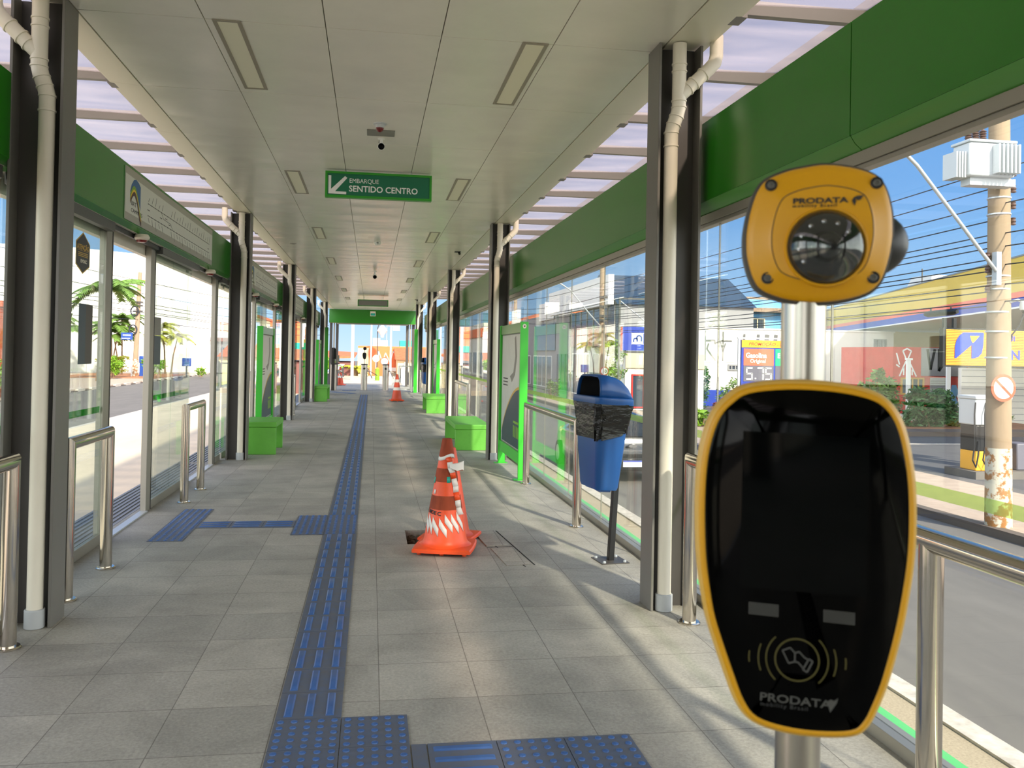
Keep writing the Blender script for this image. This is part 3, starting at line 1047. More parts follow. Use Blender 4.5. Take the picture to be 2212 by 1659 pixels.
mb = MB(fx @ Matrix.Translation((.0605, .003, 0)))
mb.prism([(0, .003), (.003, .0055), (.006, .0045), (.0095, .0075), (.0085, .003), (.0030, -.0065), (.0015, -.002)], 0, .0006)
mb.build('logo_mark', 'reader_grey', face)

# camera head above the reader
FH = FR((0.4243, 0.7447, 1.5271), vr, vu)
hd = [(.0071, .0660), (-.0150, .0634), (-.0308, .0598), (-.0479, .0522), (-.0563, .0415), (-.0622, .0236), (-.0658, .0030), (-.0662, -.0120), (-.0648, -.0260), (-.0594, -.0440), (-.0506, -.0560),
      (-.0291, -.0645), (-.0037, -.0675), (.0213, -.0655), (.0440, -.0590), (.0565, -.0483), (.0632, -.0308), (.0672, -.0090), (.0676, .0084), (.0658, .0250), (.0603, .0436), (.0520, .0543), (.0340, .0618)]
ho = spline(hd, 4)
mb = MB(FH)
mb.rings([P3(offset(ho, d), z) for d, z in ((-.016, -.058), (-.006, -.056), (.001, -.045), (.0030, -.030), (.0032, -.0145), (.001, -.0135))])
back = mb.build('camera_back_case', 'grey_dark', val, smooth=50)
def shrink(pts, k, c=(.004, -.006)):
    return [(c[0] + (x - c[0]) * k, c[1] + (y - c[1]) * k) for x, y in pts]
mb = MB(FH)
mb.rings([P3(offset(ho, -.001), -.0135), P3(ho, -.0125), P3(ho, -.0085), P3(offset(ho, -.0012), -.0062), P3(shrink(ho, .90), -.0030), P3(shrink(ho, .74), .0010),
          P3(shrink(ho, .695), .0035), P3(shrink(ho, .685), .0032), P3(shrink(ho, .675), .0042), P3(shrink(ho, .5), .0052)])
plate = mb.build('camera_front_plate', 'yellow', val, smooth=40)
ih = offset(shrink(ho, .688), 0)
mb = MB(FH)
for a, b in zip(ih, ih[1:] + ih[:1]):
    a_, b_ = Vector(a), Vector(b)
    d = (b_ - a_).normalized(); n_ = Vector((-d.y, d.x)) * .00035
    mb.prism([(a_ + n_)[:2], (a_ - n_)[:2], (b_ - n_)[:2], (b_ + n_)[:2]], .0030, .0038)
mb.build('plate_groove', 'grey_dark', plate)
for x, y in ((-.0450, .0460), (.0515, .0462), (-.0470, -.0448), (.0495, -.0442)):
    A = FH @ Matrix.Translation((x, y, -.0026))
    mb = MB(); mb.lathe([(.0058, 0), (.0058, .0016), (.0047, .0018), (.0046, .0008), (0, .0008)], seg=20, axis=A)
    s_ = mb.build('screw_well', 'black', plate)
    mb = MB(); mb.lathe([(.0036, .001), (.0036, .0019), (.0028, .0023), (.0017, .0023), (.0016, .0014), (0, .0014)], seg=14, axis=A)
    mb.build('screw', 'alu_dark', s_)
AD = FH @ Matrix.Translation((.0052, -.0156, .0045))
mb = MB(); mb.lathe([(.0386, -.004), (.0384, .001), (.0376, .0024), (.0362, .0022), (.0352, .0006), (.0352, -.006)], seg=48, axis=AD)
mb.build('dome_ring', 'yellow', plate)
mb = MB(); mb.lathe([(.0350, -.004), (.0350, .0014), (0, .0014)], seg=40, axis=AD)
bs = mb.build('dome_base', 'black', plate)
mb = MB(AD); mb.sphere((0, 0, -.002), .0350, .0350, .026, 40, 0, 90, 14); mb.build('dome_cover', 'dome', plate)
mb = MB(); mb.lathe([(.0145, .001), (.0145, .006), (.012, .012), (.0065, .013), (.006, .010), (0, .010)], seg=28, axis=AD); mb.build('lens', 'black', plate)
for q in range(7):
    a = R(35 + 30 * q)
    B = AD @ Matrix.Translation((.0245 * math.cos(a), .0245 * math.sin(a), 0))
    mb = MB(); mb.lathe([(.0026, .0012), (.0026, .0028), (.0018, .0038), (0, .004)], seg=12, axis=B); mb.build('infrared_led', 'chrome', plate)
fl_ = FH @ Matrix.Translation((-.0258, .0262, .0056)) @ Matrix.Rotation(.01, 4, 'Z')
text('PRODATA', fl_, .0072, 'ink', plate, bold=.03, sx=1.50, depth=.0006)
text('mobility Brasil', fl_ @ Matrix.Translation((0, -.0036, 0)), .0040, 'ink', plate, sx=1.18, space=1.4, bold=.012, depth=.0006)
mb = MB(fl_ @ Matrix.Translation((.0535, .0010, 0)))
mb.prism([(0, .0005), (.0018, .0035), (.0046, .0050), (.0108, .0055), (.0078, .0012), (.0052, .0008), (.0034, .0030), (.0038, -.0005), (.0026, -.0045)], 0, .0004)
mb.build('logo_mark', 'ink', plate)
mb = MB(FH @ Matrix.Translation((.048, -.008, -.034)))
mb.sphere((0, 0, 0), .041, .034, .024, 32, n=14)
mb.build('side_knob', 'black', val)  # black knob behind the right of the camera head

# ---- handrails
def rail(name, label, x, ys, z=.865, r=.0365, ext=None, group=None):
    t = thing(name, label, 'handrail', (x, sum(ys) / len(ys), 0), group=group)
    a, b = min(ys), max(ys)
    e0 = a if ext is None else ext
    mb = MB()
    pts = [(x, e0, z), (x, b, z), (x, b, .012)]
    if ext is None:
        pts = [(x, a, .012)] + pts
    mb.tube(pts, r, 24)
    mb.build('bent_tube', 'inox', t, smooth=30)
    if ext is not None:
        for y in ys:
            if y != b:
                mb = MB(); mb.cyl((x, y, .012), (x, y, z - .01), r, seg=24); mb.build('post', 'inox', t)
    for y in ys:
        mb = MB(); mb.lathe([(.058, 0), (.058, .007), (.052, .012), (.037, .012)], (x, y, 0), 28); mb.build('floor_flange', 'inox', t)
    return t
rail('handrail', 'short polished steel handrail in the left foreground, cut by the picture edge', -1.64, [3.40, 4.15])
rail('handrail', 'polished steel handrail by the first left door, just past the nearest left column', -1.645, [4.90, 5.60])
rail('handrail', 'polished steel handrail between the two open left doors', -1.665, [7.93, 8.66])
rail('handrail', 'polished steel handrail just before the second left column', -1.665, [17.9, 18.6])
rail('handrail', 'polished steel handrail on the right beside the blue bin and green totem', 1.695, [6.67, 8.93], .86)
rail('handrail', 'long polished steel handrail behind the card reader, nearest on the right', 1.695, [2.31, 4.22], .862, ext=-.6)
rail('handrail', 'polished steel handrail on the right behind the nearest right bench', 1.70, [14.5, 16.6], .85)
rail('handrail', 'polished steel handrail at the far end of the right side, before the far blue bin', 1.70, [25.3, 26.6], .80, .03)
rail('handrail', 'polished steel handrail at the far end of the right side, past the far blue bin', 1.70, [27.3, 28.9], .80, .03)

# ---- blue litter bins
def litter_bin():
    t = thing('litter_bin', 'x', 'bin')
    lean = R(3.2)
    T = Matrix.Rotation(lean, 4, 'Y')
    mb = MB(); mb.box(-.10, .10, -.10, .10, .0, .006); pl = mb.build('base_plate', 'steel_dark', t)
    for x in (-.075, .075):
        for y in (-.075, .075):
            mb = MB(); mb.lathe([(.012, .006), (.012, .014), (.008, .018), (0, .018)], (x, y, 0), 6); mb.build('bolt', 'galv', pl)
    mb = MB(T); mb.box(-.02, .02, -.02, .02, .004, 1.10); mb.build('post', 'black', t, .003)
    # bin hangs on the side of the post facing the platform; x = -out, y along
    B = T @ Matrix.Translation((-.145, -.02, 0))
    def rr(hx, hy, r, z, ox=0.0, n=5):
        pts = []
        for cx_, cy_, a0 in ((hx - r, hy - r, 0), (-hx + r, hy - r, 90), (-hx + r, -hy + r, 180), (hx - r, -hy + r, 270)):
            for q in range(n + 1):
                a = R(a0 + 90 * q / n)
                pts.append((ox + cx_ + r * math.cos(a), cy_ + r * math.sin(a), z))
        return pts
    mb = MB(B)
    mb.rings([rr(.078, .148, .03, .505, .012), rr(.086, .156, .035, .525, .012), rr(.105, .19, .035, .82, .004), rr(.118, .205, .035, 1.05, 0), rr(.124, .212, .035, 1.052, 0), rr(.124, .212, .035, 1.068, 0), rr(.116, .204, .03, 1.068, 0), rr(.08, .15, .03, .55, .01)])
    mb.build('bin_body', 'bin_blue', t, smooth=40)
    for y in (-.09, .09):
        mb = MB(B); mb.box(-.03, .05, y - .03, y + .03, .49, .512); mb.build('foot', 'bin_blue', t)
    # liner folded over the rim
    rings = []
    rg = random.Random(3)
    for z, d in ((.885, .004), (.90, .0075), (.94, .007), (.99, .012), (1.03, .012), (1.066, .018), (1.085, .016), (1.088, .004)):
        base = rr(.110 + .014 * (z - .885) / .2 + d, .195 + .014 * (z - .885) / .2 + d, .045, z, .001, 9)
        rings.append([(x + rg.uniform(-.006, .006), y + rg.uniform(-.006, .006), zz + (rg.uniform(-.010, .010) + (.03 * (x + .02) if z < .9 else 0)) * (1 if z < 1.05 else .2) - (.045 if (z < .9 and x < 0) else 0)) for x, y, zz in base])
    mb = MB(B); mb.rings(rings, False, False); mb.build('liner', 'black_bag', t, smooth=50)
    # hood: collar and curved roof, open toward the platform
    mb = MB(B)
    mb.rings([rr(.138, .226, .035, 1.078), rr(.140, .228, .035, 1.082), rr(.138, .226, .035, 1.118), rr(.132, .220, .035, 1.124), rr(.118, .206, .03, 1.124), rr(.118, .206, .03, 1.08)], False, False)
    hood = mb.build('hood', 'bin_blue', t, smooth=40)
    mb = MB(B)
    prof = [(.128, 1.12), (.122, 1.16), (.100, 1.205), (.062, 1.240), (.015, 1.262), (-.045, 1.274), (-.098, 1.272), (-.112, 1.262)]
    secs = []
    for y, k in ((-.212, .0), (-.205, .45), (-.185, .8), (-.15, .97), (0, 1.0), (.15, .97), (.185, .8), (.205, .45), (.212, 0)):
        secs.append([(x, y, 1.12 + (z - 1.12) * (k if k else .02)) for x, z in prof])
    vr_ = [[mb.v(p) for p in s_] for s_ in secs]
    for a, b in zip(vr_, vr_[1:]):
        for i in range(len(a) - 1):
            mb.bm.faces.new((a[i], a[i + 1], b[i + 1], b[i]))
    ho_ = mb.build('hood_roof', 'bin_blue', hood, smooth=60)
    so = ho_.modifiers.new('thick', 'SOLIDIFY'); so.thickness = .006; so.offset = -1
    mb = MB(B)
    vr_ = [[mb.v((p[0] * .93 + .012, p[1] * .95, 1.115 + (p[2] - 1.115) * .93)) for p in s_] for s_ in secs]
    for a, b in zip(vr_, vr_[1:]):
        for i in range(len(a) - 1):
            mb.bm.faces.new((a[i], a[i + 1], b[i + 1], b[i]))
    mb.build('hood_inner_shade', 'rubber', hood, smooth=60)  # black inner copy of the roof, painting in the hood's deep shade
    mb = MB(B); mb.box(-.108, .11, -.19, .19, 1.06, 1.075); mb.build('inside_shade', 'rubber', t)  # black sheet across the mouth standing in for shade inside the bin
    return t
b1 = litter_bin(); b1.location = (1.655, 5.556, 0); b1.rotation_euler = (0, 0, R(7))
b1['label'] = 'near blue litter bin with black liner on a leaning post by the right glass'
b1['group'] = 'blue litter bins'
dup(b1, (1.70, 24.6, 0), R(7), 'small far blue litter bin by the right glass near the exit', 'blue litter bins')

# ---- traffic cones
def cone(near):
    t = thing('traffic_cone', 'x', 'cone')
    mb = MB()
    mb.rings([[(x * k, y * k, z) for x, y in spline([(.195, .15), (.15, .195), (-.15, .195), (-.195, .15), (-.195, -.15), (-.15, -.195), (.15, -.195), (.195, -.15)], 4)] for k, z in ((1, .018), (1, .034), (.96, .042), (.7, .048))])
    mb.build('base', 'orange', t)
    for x in (-.15, 0, .15):
        for y in (-.15, 0, .15):
            if x or y:
                mb = MB(); mb.cyl((x, y, 0), (x, y, .019), .014, .016, 10); mb.build('base_foot', 'orange', t)
    r = lambda z: .142 - (z - .09) * (.142 - .030) / (.75 - .09)
    mb = MB(); mb.lathe([(.185, .040), (.160, .052), (.150, .065), (r(.085), .085), (r(.735), .735), (r(.74) - .004, .745), (.019, .745), (.020, .70), (0, .70)], seg=40)
    mb.build('body', 'orange' if near else 'orange_dark', t)
    bands = ((.62, .75, 'orange_worn'), (.465, .555, 'orange_worn'), (.285, .375, 'orange_worn')) if near else ((.52, .60, 'white_matt'), (.30, .38, 'white_matt'))
    for a, b, m_ in bands:
        mb = MB(); mb.lathe([(r(a) - .002, a), (r(a) + .0022, a + .001), (r(b) + .0022, b - .001), (r(b) - .002, b)], seg=40)
        mb.build('worn_band' if near else 'white_band', m_, t)
    return t, r
c1, rr_ = cone(True)
def on_cone(a, z, d=.004):
    q = rr_(z) + d
    return Vector((q * math.sin(a), -q * math.cos(a), z))
def strip(name, pts, m_, par, w):
    """ribbon lying round the cone: pts of (angle, z), w = half height"""
    mb = MB(world_of(par))
    lo = [on_cone(a, z - w, .0035) for a, z in pts]
    hi = [on_cone(a, z + w, .0035) for a, z in pts]
    vl = [mb.v(p) for p in lo]; vh = [mb.v(p) for p in hi]
    for i in range(len(pts) - 1):
        mb.bm.faces.new((vl[i], vl[i + 1], vh[i + 1], vh[i]))
    o = mb.build(name, m_, par)
    so = o.modifiers.new('thick', 'SOLIDIFY'); so.thickness = .001; so.offset = 1
    return o
c1.location = (.548, 5.93, .004); c1.rotation_euler = (0, 0, R(-14)); c1.scale = (1.06, 1.06, 1.06)
# barrier tape wound low round the cone: diagonal white bars
for a0, z0, z1 in ((-1.25, .225, .150), (-.98, .235, .150), (-.62, .215, .140), (-.20, .21, .135), (.1, .235, .165), (.45, .24, .155), (.8, .25, .165)):
    strip('tape_bar', [(a0 + .42 * q / 5, z0 + (z1 - z0) * q / 5) for q in range(6)], 'white_matt', c1, .026)
strip('tape_band', [(a / 10, .628 + .012 * math.sin(a / 5)) for a in range(-14, 15)], 'white_matt', c1, .012)
strip('green_patch', [(a / 10, .475) for a in range(-13, -9)], 'teal', c1, .02)
strip('green_patch', [(a / 10, .482) for a in range(2, 6)], 'teal', c1, .02)
strip('white_patch', [(a / 10, .40) for a in range(-9, -6)], 'white_matt', c1, .014)
# loose ribbon hanging down the right side
rib = [(.30, .63), (.42, .60), (.50, .56), (.62, .53), (.75, .49), (.80, .44), (.85, .40), (.86, .35), (.92, .30), (.98, .255)]
for q in range(len(rib) - 1):
    mb = MB(world_of(c1))
    a, b = on_cone(*rib[q], .012 + .01 * (q % 2)), on_cone(*rib[q + 1], .012 + .01 * ((q + 1) % 2))
    w = Vector((.018, 0, .004))
    f = mb.face([a - w, a + w, b + w, b - w])
    o = mb.build('hanging_ribbon', 'white_matt' if q % 3 else 'orange', c1)
    so = o.modifiers.new('thick', 'SOLIDIFY'); so.thickness = .0012
mb = MB(world_of(c1))
k0 = on_cone(.45, .575, .02)
mb.rings([[k0 + Vector(p) for p in ((0, -.01, -.012), (0, .01, -.012), (0, .01, .012), (0, -.01, .012))], [k0 + Vector(p) for p in ((.05, -.015, -.03), (.05, .015, -.02), (.05, .01, .02), (.05, -.01, .015))],
          [k0 + Vector(p) for p in ((.085, -.01, -.02), (.09, .012, -.03), (.09, .01, .035), (.08, -.01, .028))]])
mb.build('ribbon_knot', 'white_matt', c1, smooth=20)
for s_, a0 in (('EMDEC', -1.30),):
    for i, ch in enumerate(s_):
        a = a0 + .235 * i
        p = on_cone(a, .262 - .003 * i, .003)
        tn = Vector((math.cos(a), math.sin(a), 0))
        F = FR(p, tn, (p - Vector((0, 0, -.6))).normalized())
        F = FR(p, tn, Vector((-math.sin(a) * .17, math.cos(a) * .17, 1)))
        F = world_of(c1) @ F
        text(ch, F, .036, 'ink', c1, bold=.02, sx=1.15)
tag(c1, 'battered orange traffic cone wrapped in torn barrier tape, in front of the floor hole', 'cone', 'traffic cones')
c2, _ = cone(False)
for ch in list(c2.children):
    if ch.name.startswith('white_band'):
        bpy.data.objects.remove(ch)
c2.location = (.618, 6.30, 0); c2.scale = (1, 1, .93); c2.rotation_euler = (0, 0, R(-24))
tag(c2, 'dirty red traffic cone hidden close behind the battered taped cone', 'cone', 'traffic cones')
c3, _ = cone(False); c3.location = (.755, 24.4, 0); c3.rotation_euler = (0, 0, R(8)); c3.scale = (1, 1, 1.05)
tag(c3, 'far traffic cone with white bands in the middle of the floor before the turnstiles', 'cone', 'traffic cones')
dup(c3, (-1.28, 35.5, 0), R(30), 'far traffic cone with white bands on the left beyond the turnstiles', 'traffic cones')

# ---- concrete benches
def bench(label, x0, x1, ya, yb, h):
    t = thing('bench', label, 'bench', ((x0 + x1) / 2, (ya + yb) / 2, 0), group='green concrete benches')
    mb = MB(); mb.box(x0, x1, ya, yb, h - .075, h); mb.build('seat_slab', 'green_conc', t, .012)
    for a, b in ((ya, ya + .075), (yb - .075, yb)):
        mb = MB(); mb.box(x0 + .006, x1 - .006, a + .004, b - .004, 0, h - .0755); mb.build('leg', 'green_conc', t, .008)
    return t
bench('green concrete bench just past the second left column', -1.72, -1.245, 11.52, 12.42, .44)
bench('green concrete bench on the left near the exit, past the fourth left column', -1.70, -1.20, 23.75, 25.2, .43)
bench('green concrete bench on the right behind the green totem, nearest on that side', 1.225, 1.75, 12.05, 13.75, .375)
bench('green concrete bench on the right, past the third right column', 1.29, 1.85, 19.45, 20.9, .40)

# ---- green advertising totems
def totem(label, x, ya, yb, face_dir, h=1.78, badge=False):
    """x = plane of the poster; face_dir = which way (-1 or 1) along x the poster looks"""
    t = thing('information_totem', label, 'totem', (x, (ya + yb) / 2, 0), group='green information totems')
    xo = x - face_dir * .09
    xa, xb = min(x, xo), max(x, xo)
    for y in (ya, yb):
        mb = MB(); mb.box(xa, xb, y - .022, y + .022, .008, h); mb.build('post', 'green_bright', t, .003)
        mb = MB(); mb.box(xa - .05, xb + .03, y - .05, y + .05, 0, .008); mb.build('base_plate', 'green_bright', t)
    a, b = ya + .023, yb - .023
    mb = MB(); mb.box(xa + .01, xb - .01, a, b, h - .12, h - .006); mb.build('top_rail', 'green_lip_lit', t, .003)
    mb = MB(); mb.box(xa + .01, xb - .01, a, b, .17, .30); mb.build('bottom_rail', 'green_bright', t, .003)
    mb = MB(); mb.box(xa + .03, xb - .03, a, b, .30, h - .12); pn = mb.build('panel', 'grey_panel', t)
    # poster, seen from the platform: s runs along the bench line
    fx = xb - .0295 if face_dir > 0 else xa + .0295
    u = Vector((0, face_dir, 0))
    L = b - a
    st = a if face_dir > 0 else b
    F = FR((fx, st, .30), u, (0, 0, 1))
    H = h - .42
    def pl(nm, pts, m_, z):
        mb = MB(F); mb.prism([(p * L, q * H) for p, q in pts], z, z + .001)
        return mb.build(nm, m_, pn)
    pl('poster', [(.02, .01), (.98, .01), (.98, .99), (.02, .99)], 'poster', .0005)
    cr = [(.06 + .9 * q / 12, .10 + .42 * math.sin(PI / 2 * q / 12) ** .8) for q in range(13)]
    if face_dir < 0:
        pass
    pl('poster_gold_curve', [(p, q + .025) for p, q in cr] + [(.97, .02), (.06, .02)], 'poster_gold', .0016)
    pl('poster_teal_field', cr + [(.97, .015), (.06, .015)], 'poster_dark', .0028)
    pl('poster_drawing', [(.45, .62), (.62, .66), (.70, .80), (.66, .96), (.72, .98), (.78, .80), (.70, .64), (.55, .57)], 'grey_panel', .0016)
    for q in range(3):
        pl('poster_line', [(.10, .60 - .03 * q), (.34, .60 - .03 * q), (.34, .59 - .03 * q), (.10, .59 - .03 * q)], 'ink', .0016)
    pl('poster_table', [(.66, .22), (.9, .22), (.9, .24), (.66, .24)], 'lime_ink', .0040)
    for q in range(4):
        pl('poster_column', [(.66 + .07 * q, .10), (.70 + .07 * q, .10), (.70 + .07 * q, .20), (.66 + .07 * q, .20)], 'lime_ink', .0040)
    if badge:
        A = FR(((xa + xb) / 2, ya - .0222, h - .05), (1, 0, 0), (0, 0, 1))
        mb = MB(A); mb.prism([((.024 if q % 2 else .019) * math.cos(PI * q / 10), (.028 if q % 2 else .023) * math.sin(PI * q / 10)) for q in range(20)], 0, .0015)
        bd = mb.build('crest', 'cream', t)
        mb = MB(A); mb.prism([(-.009, .008), (.009, .008), (.008, -.006), (0, -.012), (-.008, -.006)], .0015, .0025); mb.build('crest_shield', 'brown_ink', bd)
        mb = MB(A); mb.box(.012, .018, -h + .06, -h + .18, 0, .004); mb.build('latch', 'galv', t)
    return t
totem('green framed poster totem on the right beside the handrail and near bench', 1.655, 9.22, 10.70, -1, badge=True)
totem('green framed poster totem on the left behind the second column bench', -1.655, 13.2, 14.7, 1)
totem('green framed poster totem on the right behind the far right bench', 1.68, 21.6, 23.0, -1)
totem('green framed poster totem on the left behind the bench near the exit', -1.66, 27.0, 28.3, 1)
mb = MB(); mb.box(-1.62, -1.50, 29.55, 29.62, 0, 2.25)
solo(mb, 'green_post', 'green', 'tall dark green board at the far left end of the station', 'post')
mb = MB(); mb.box(1.50, 1.62, 29.6, 29.66, 0, 2.25)
solo(mb, 'green_post', 'green_bright', 'tall bright green board at the far right end of the station', 'post')

# ---- hanging signs
def hanging(label, x0, x1, y, z0, z1, front):
    t = thing('hanging_sign', label, 'sign', ((x0 + x1) / 2, y, z0))
    e = .022
    mb = MB()
    for a in ((x0, x1, z0, z0 + e), (x0, x1, z1 - e, z1), (x0, x0 + e, z0 + e, z1 - e), (x1 - e, x1, z0 + e, z1 - e)):
        mb.box(a[0], a[1], y - .035, y + .035, a[2], a[3])
    mb.build('frame', 'sign_frame', t)
    mb = MB(); mb.box(x0 + e, x1 - e, y - .028, y + .028, z0 + e, z1 - e); f = mb.build('face', front, t)
    for x in (x0 + .2, x1 - .2):
        mb = MB(); mb.cyl((x, y, z1), (x, y, CZ), .005, seg=8); mb.build('hanger', 'galv', t)
    return t, f
ts, tf = hanging('green hanging sign reading EMBARQUE SENTIDO CENTRO with a white arrow', -.47, .55, 8.12, 2.885, 3.135, 'sign_green')
FS = FR((-.47, 8.0915, 2.885), (1, 0, 0), (0, 0, 1))
mb = MB(FS)
mb.prism([(.032, .034), (.200, .032), (.200, .056), (.094, .057), (.208, .190), (.186, .207), (.056, .078), (.056, .208), (.030, .208)], 0, .001)
mb.build('arrow', 'white', tf)
text('EMBARQUE', FS @ Matrix.Translation((.226, .145, .0)), .060, 'white', tf, sx=.92)
text('SENTIDO CENTRO', FS @ Matrix.Translation((.224, .062, .0)), .081, 'white', tf, bold=.018, sx=.965)
hanging('blank grey hanging sign with green frame near the exit', -.46, .50, 26.6, 2.86, 3.07, 'grey_panel')

# ---- ceiling lights
LY = [4.57, 8.28, 12.0, 15.78, 19.55, 23.3, 27.0]
def light():
    t = thing('ceiling_light', 'x', 'ceiling light')
    mb = MB()
    w, l, e = .075, .585, .022
    for a in ((-w, w, -l, -l + e), (-w, w, l - e, l), (-w, -w + e, -l + e, l - e), (w - e, w, -l + e, l - e)):
        mb.box(a[0], a[1], a[2], a[3], -.006, -.0003)
    mb.build('frame', 'light_frame', t, .001)
    mb = MB(); mb.box(-w + e, w - e, -l + e, l - e, -.003, -.0003); mb.build('diffuser', 'diffuser', t)
    return t
l0 = light()
for i, y in enumerate(LY):
    for x, nm in ((-.80, 'left'), (.88, 'right')):
        lb = 'recessed ceiling light in the %s row, %s from the camera' % (nm, ['nearest', 'second', 'third', 'fourth', 'fifth', 'sixth', 'farthest'][i])
        if i == 0 and x < 0:
            l0.location = (x, y + .585, CZ); l0['label'] = lb; l0['group'] = 'ceiling lights'
        else:
            dup(l0, (x, y + .585, CZ), None, lb, 'ceiling lights')

# ---- cameras, alarms and sensors on the ceiling
t = thing('fire_alarm', 'grey and red alarm beacon on the ceiling above the hanging sign', 'alarm', (.03, 6.43, CZ))
mb = MB(); mb.lathe([(.052, 0), (.050, -.006), (.036, -.010), (.032, -.03), (.030, -.032)], (.03, 6.43, CZ), 28); mb.build('housing', 'trafo', t)
mb = MB(); mb.sphere((.03, 6.43, CZ - .031), .030, .030, .034, 24, -90, 0, 8); mb.build('lens', 'red_lens', t)
mb = MB(); mb.box(-.07, .15, 6.60, 6.78, CZ - .006, CZ - .0005)
solo(mb, 'junction_plate', 'grey_panel', 'grey square cover plate on the ceiling behind the alarm', 'plate', bevel=.002)
def ceil_cam(label, x, y, k=1.0):
    t = thing('security_camera', label, 'camera', (x, y, CZ))
    mb = MB(); mb.lathe([(.035 * k, 0), (.033 * k, -.008), (.016 * k, -.012), (.014 * k, -.06 * k)], (x, y, CZ), 20); mb.build('mount', 'white', t)
    c = Vector((x, y - .02, CZ - .085 * k))
    d = Vector((.02, -1, -.25)).normalized()
    A = FR(c, d.cross(Vector((0, 0, 1))), d.cross(Vector((0, 0, 1))).cross(d) * -1)
    A = Matrix.Translation(c) @ d.to_track_quat('Z', 'Y').to_matrix().to_4x4()
    mb = MB(); mb.lathe([(.028 * k, -.09 * k), (.034 * k, -.06 * k), (.035 * k, .05 * k), (.034 * k, .056 * k), (.031 * k, .056 * k), (.031 * k, .04 * k)], seg=28, axis=A); mb.build('housing', 'white', t)
    mb = MB(); mb.lathe([(.0305 * k, .03 * k), (.0305 * k, .052 * k), (0, .054 * k)], seg=28, axis=A); mb.build('lens', 'black_gloss', t)
    mb = MB(); mb.tube([(x - .01, y + .03, CZ), (x - .02, y + .02, CZ - .03), (x - .008, y + .0, CZ - .065 * k)], .002, 6); mb.build('cable', 'steel_dark', t)
    return t
ceil_cam('white bullet security camera hanging below the ceiling in front of the hanging sign', .045, 6.86, .85)
ceil_cam('white security camera on the ceiling in the far half of the station', .04, 18.2, 1.3)
t = thing('smoke_detector', 'white smoke detector on the ceiling beyond the hanging sign', 'detector', (.06, 13.3, CZ))
mb = MB(); mb.lathe([(.055, 0), (.055, -.02), (.045, -.045), (.02, -.055), (0, -.055)], (.06, 13.3, CZ), 24); mb.build('housing', 'white', t)
mb = MB(); mb.box(.045, .08, 13.236, 13.246, CZ - .03, CZ - .02); mb.build('slot', 'grey_dark', t)
for lb, x, y in (('black ceiling speaker bracket near the second right column', 1.43, 14.2), ('small black fixture on the far right of the ceiling', 1.42, 27.3)):
    t = thing('ceiling_fixture', lb, 'fixture', (x, y, CZ))
    mb = MB(); mb.box(x - .05, x + .05, y - .04, y + .04, CZ - .012, CZ); mb.build('plate', 'black', t)
    mb = MB(); mb.cyl((x + .02, y - .02, CZ - .012), (x + .03, y - .06, CZ - .045), .018, .02, 14); mb.build('barrel', 'black', t)
t = thing('ceiling_vent', 'small round vent on the left of the ceiling', 'vent', (-1.3, 13.9, CZ))
mb = MB(); mb.lathe([(.05, 0), (.05, -.008), (.03, -.012), (.028, -.004), (0, -.004)], (-1.3, 13.9, CZ), 20); mb.build('ring', 'alu', t)

# ---- door sensors under the left fascia
for i, y in enumerate((6.88, 9.70, 13.4, 16.2, 19.7, 22.5)):
    t = thing('door_sensor', ['domed sensor over the first open left door, nearest of the row', 'domed sensor over the second left door opening', 'domed sensor over the left doors just past the second column', 'domed sensor over the left doors before the third column', 'domed sensor over the left doors past the third column', 'domed sensor over the left doors before the fourth column'][i], 'sensor', (-1.81, y, 2.299), group='door sensors')
    mb = MB(); mb.lathe([(.048, 0), (.060, -.018), (.060, -.03), (.042, -.045)], (-1.81, y, 2.299), 24); mb.build('housing', 'cream', t)
    mb = MB(); mb.lathe([(.041, -.045), (.034, -.062), (0, -.066)], (-1.81, y, 2.299), 24); mb.build('lens', 'red_lens', t)

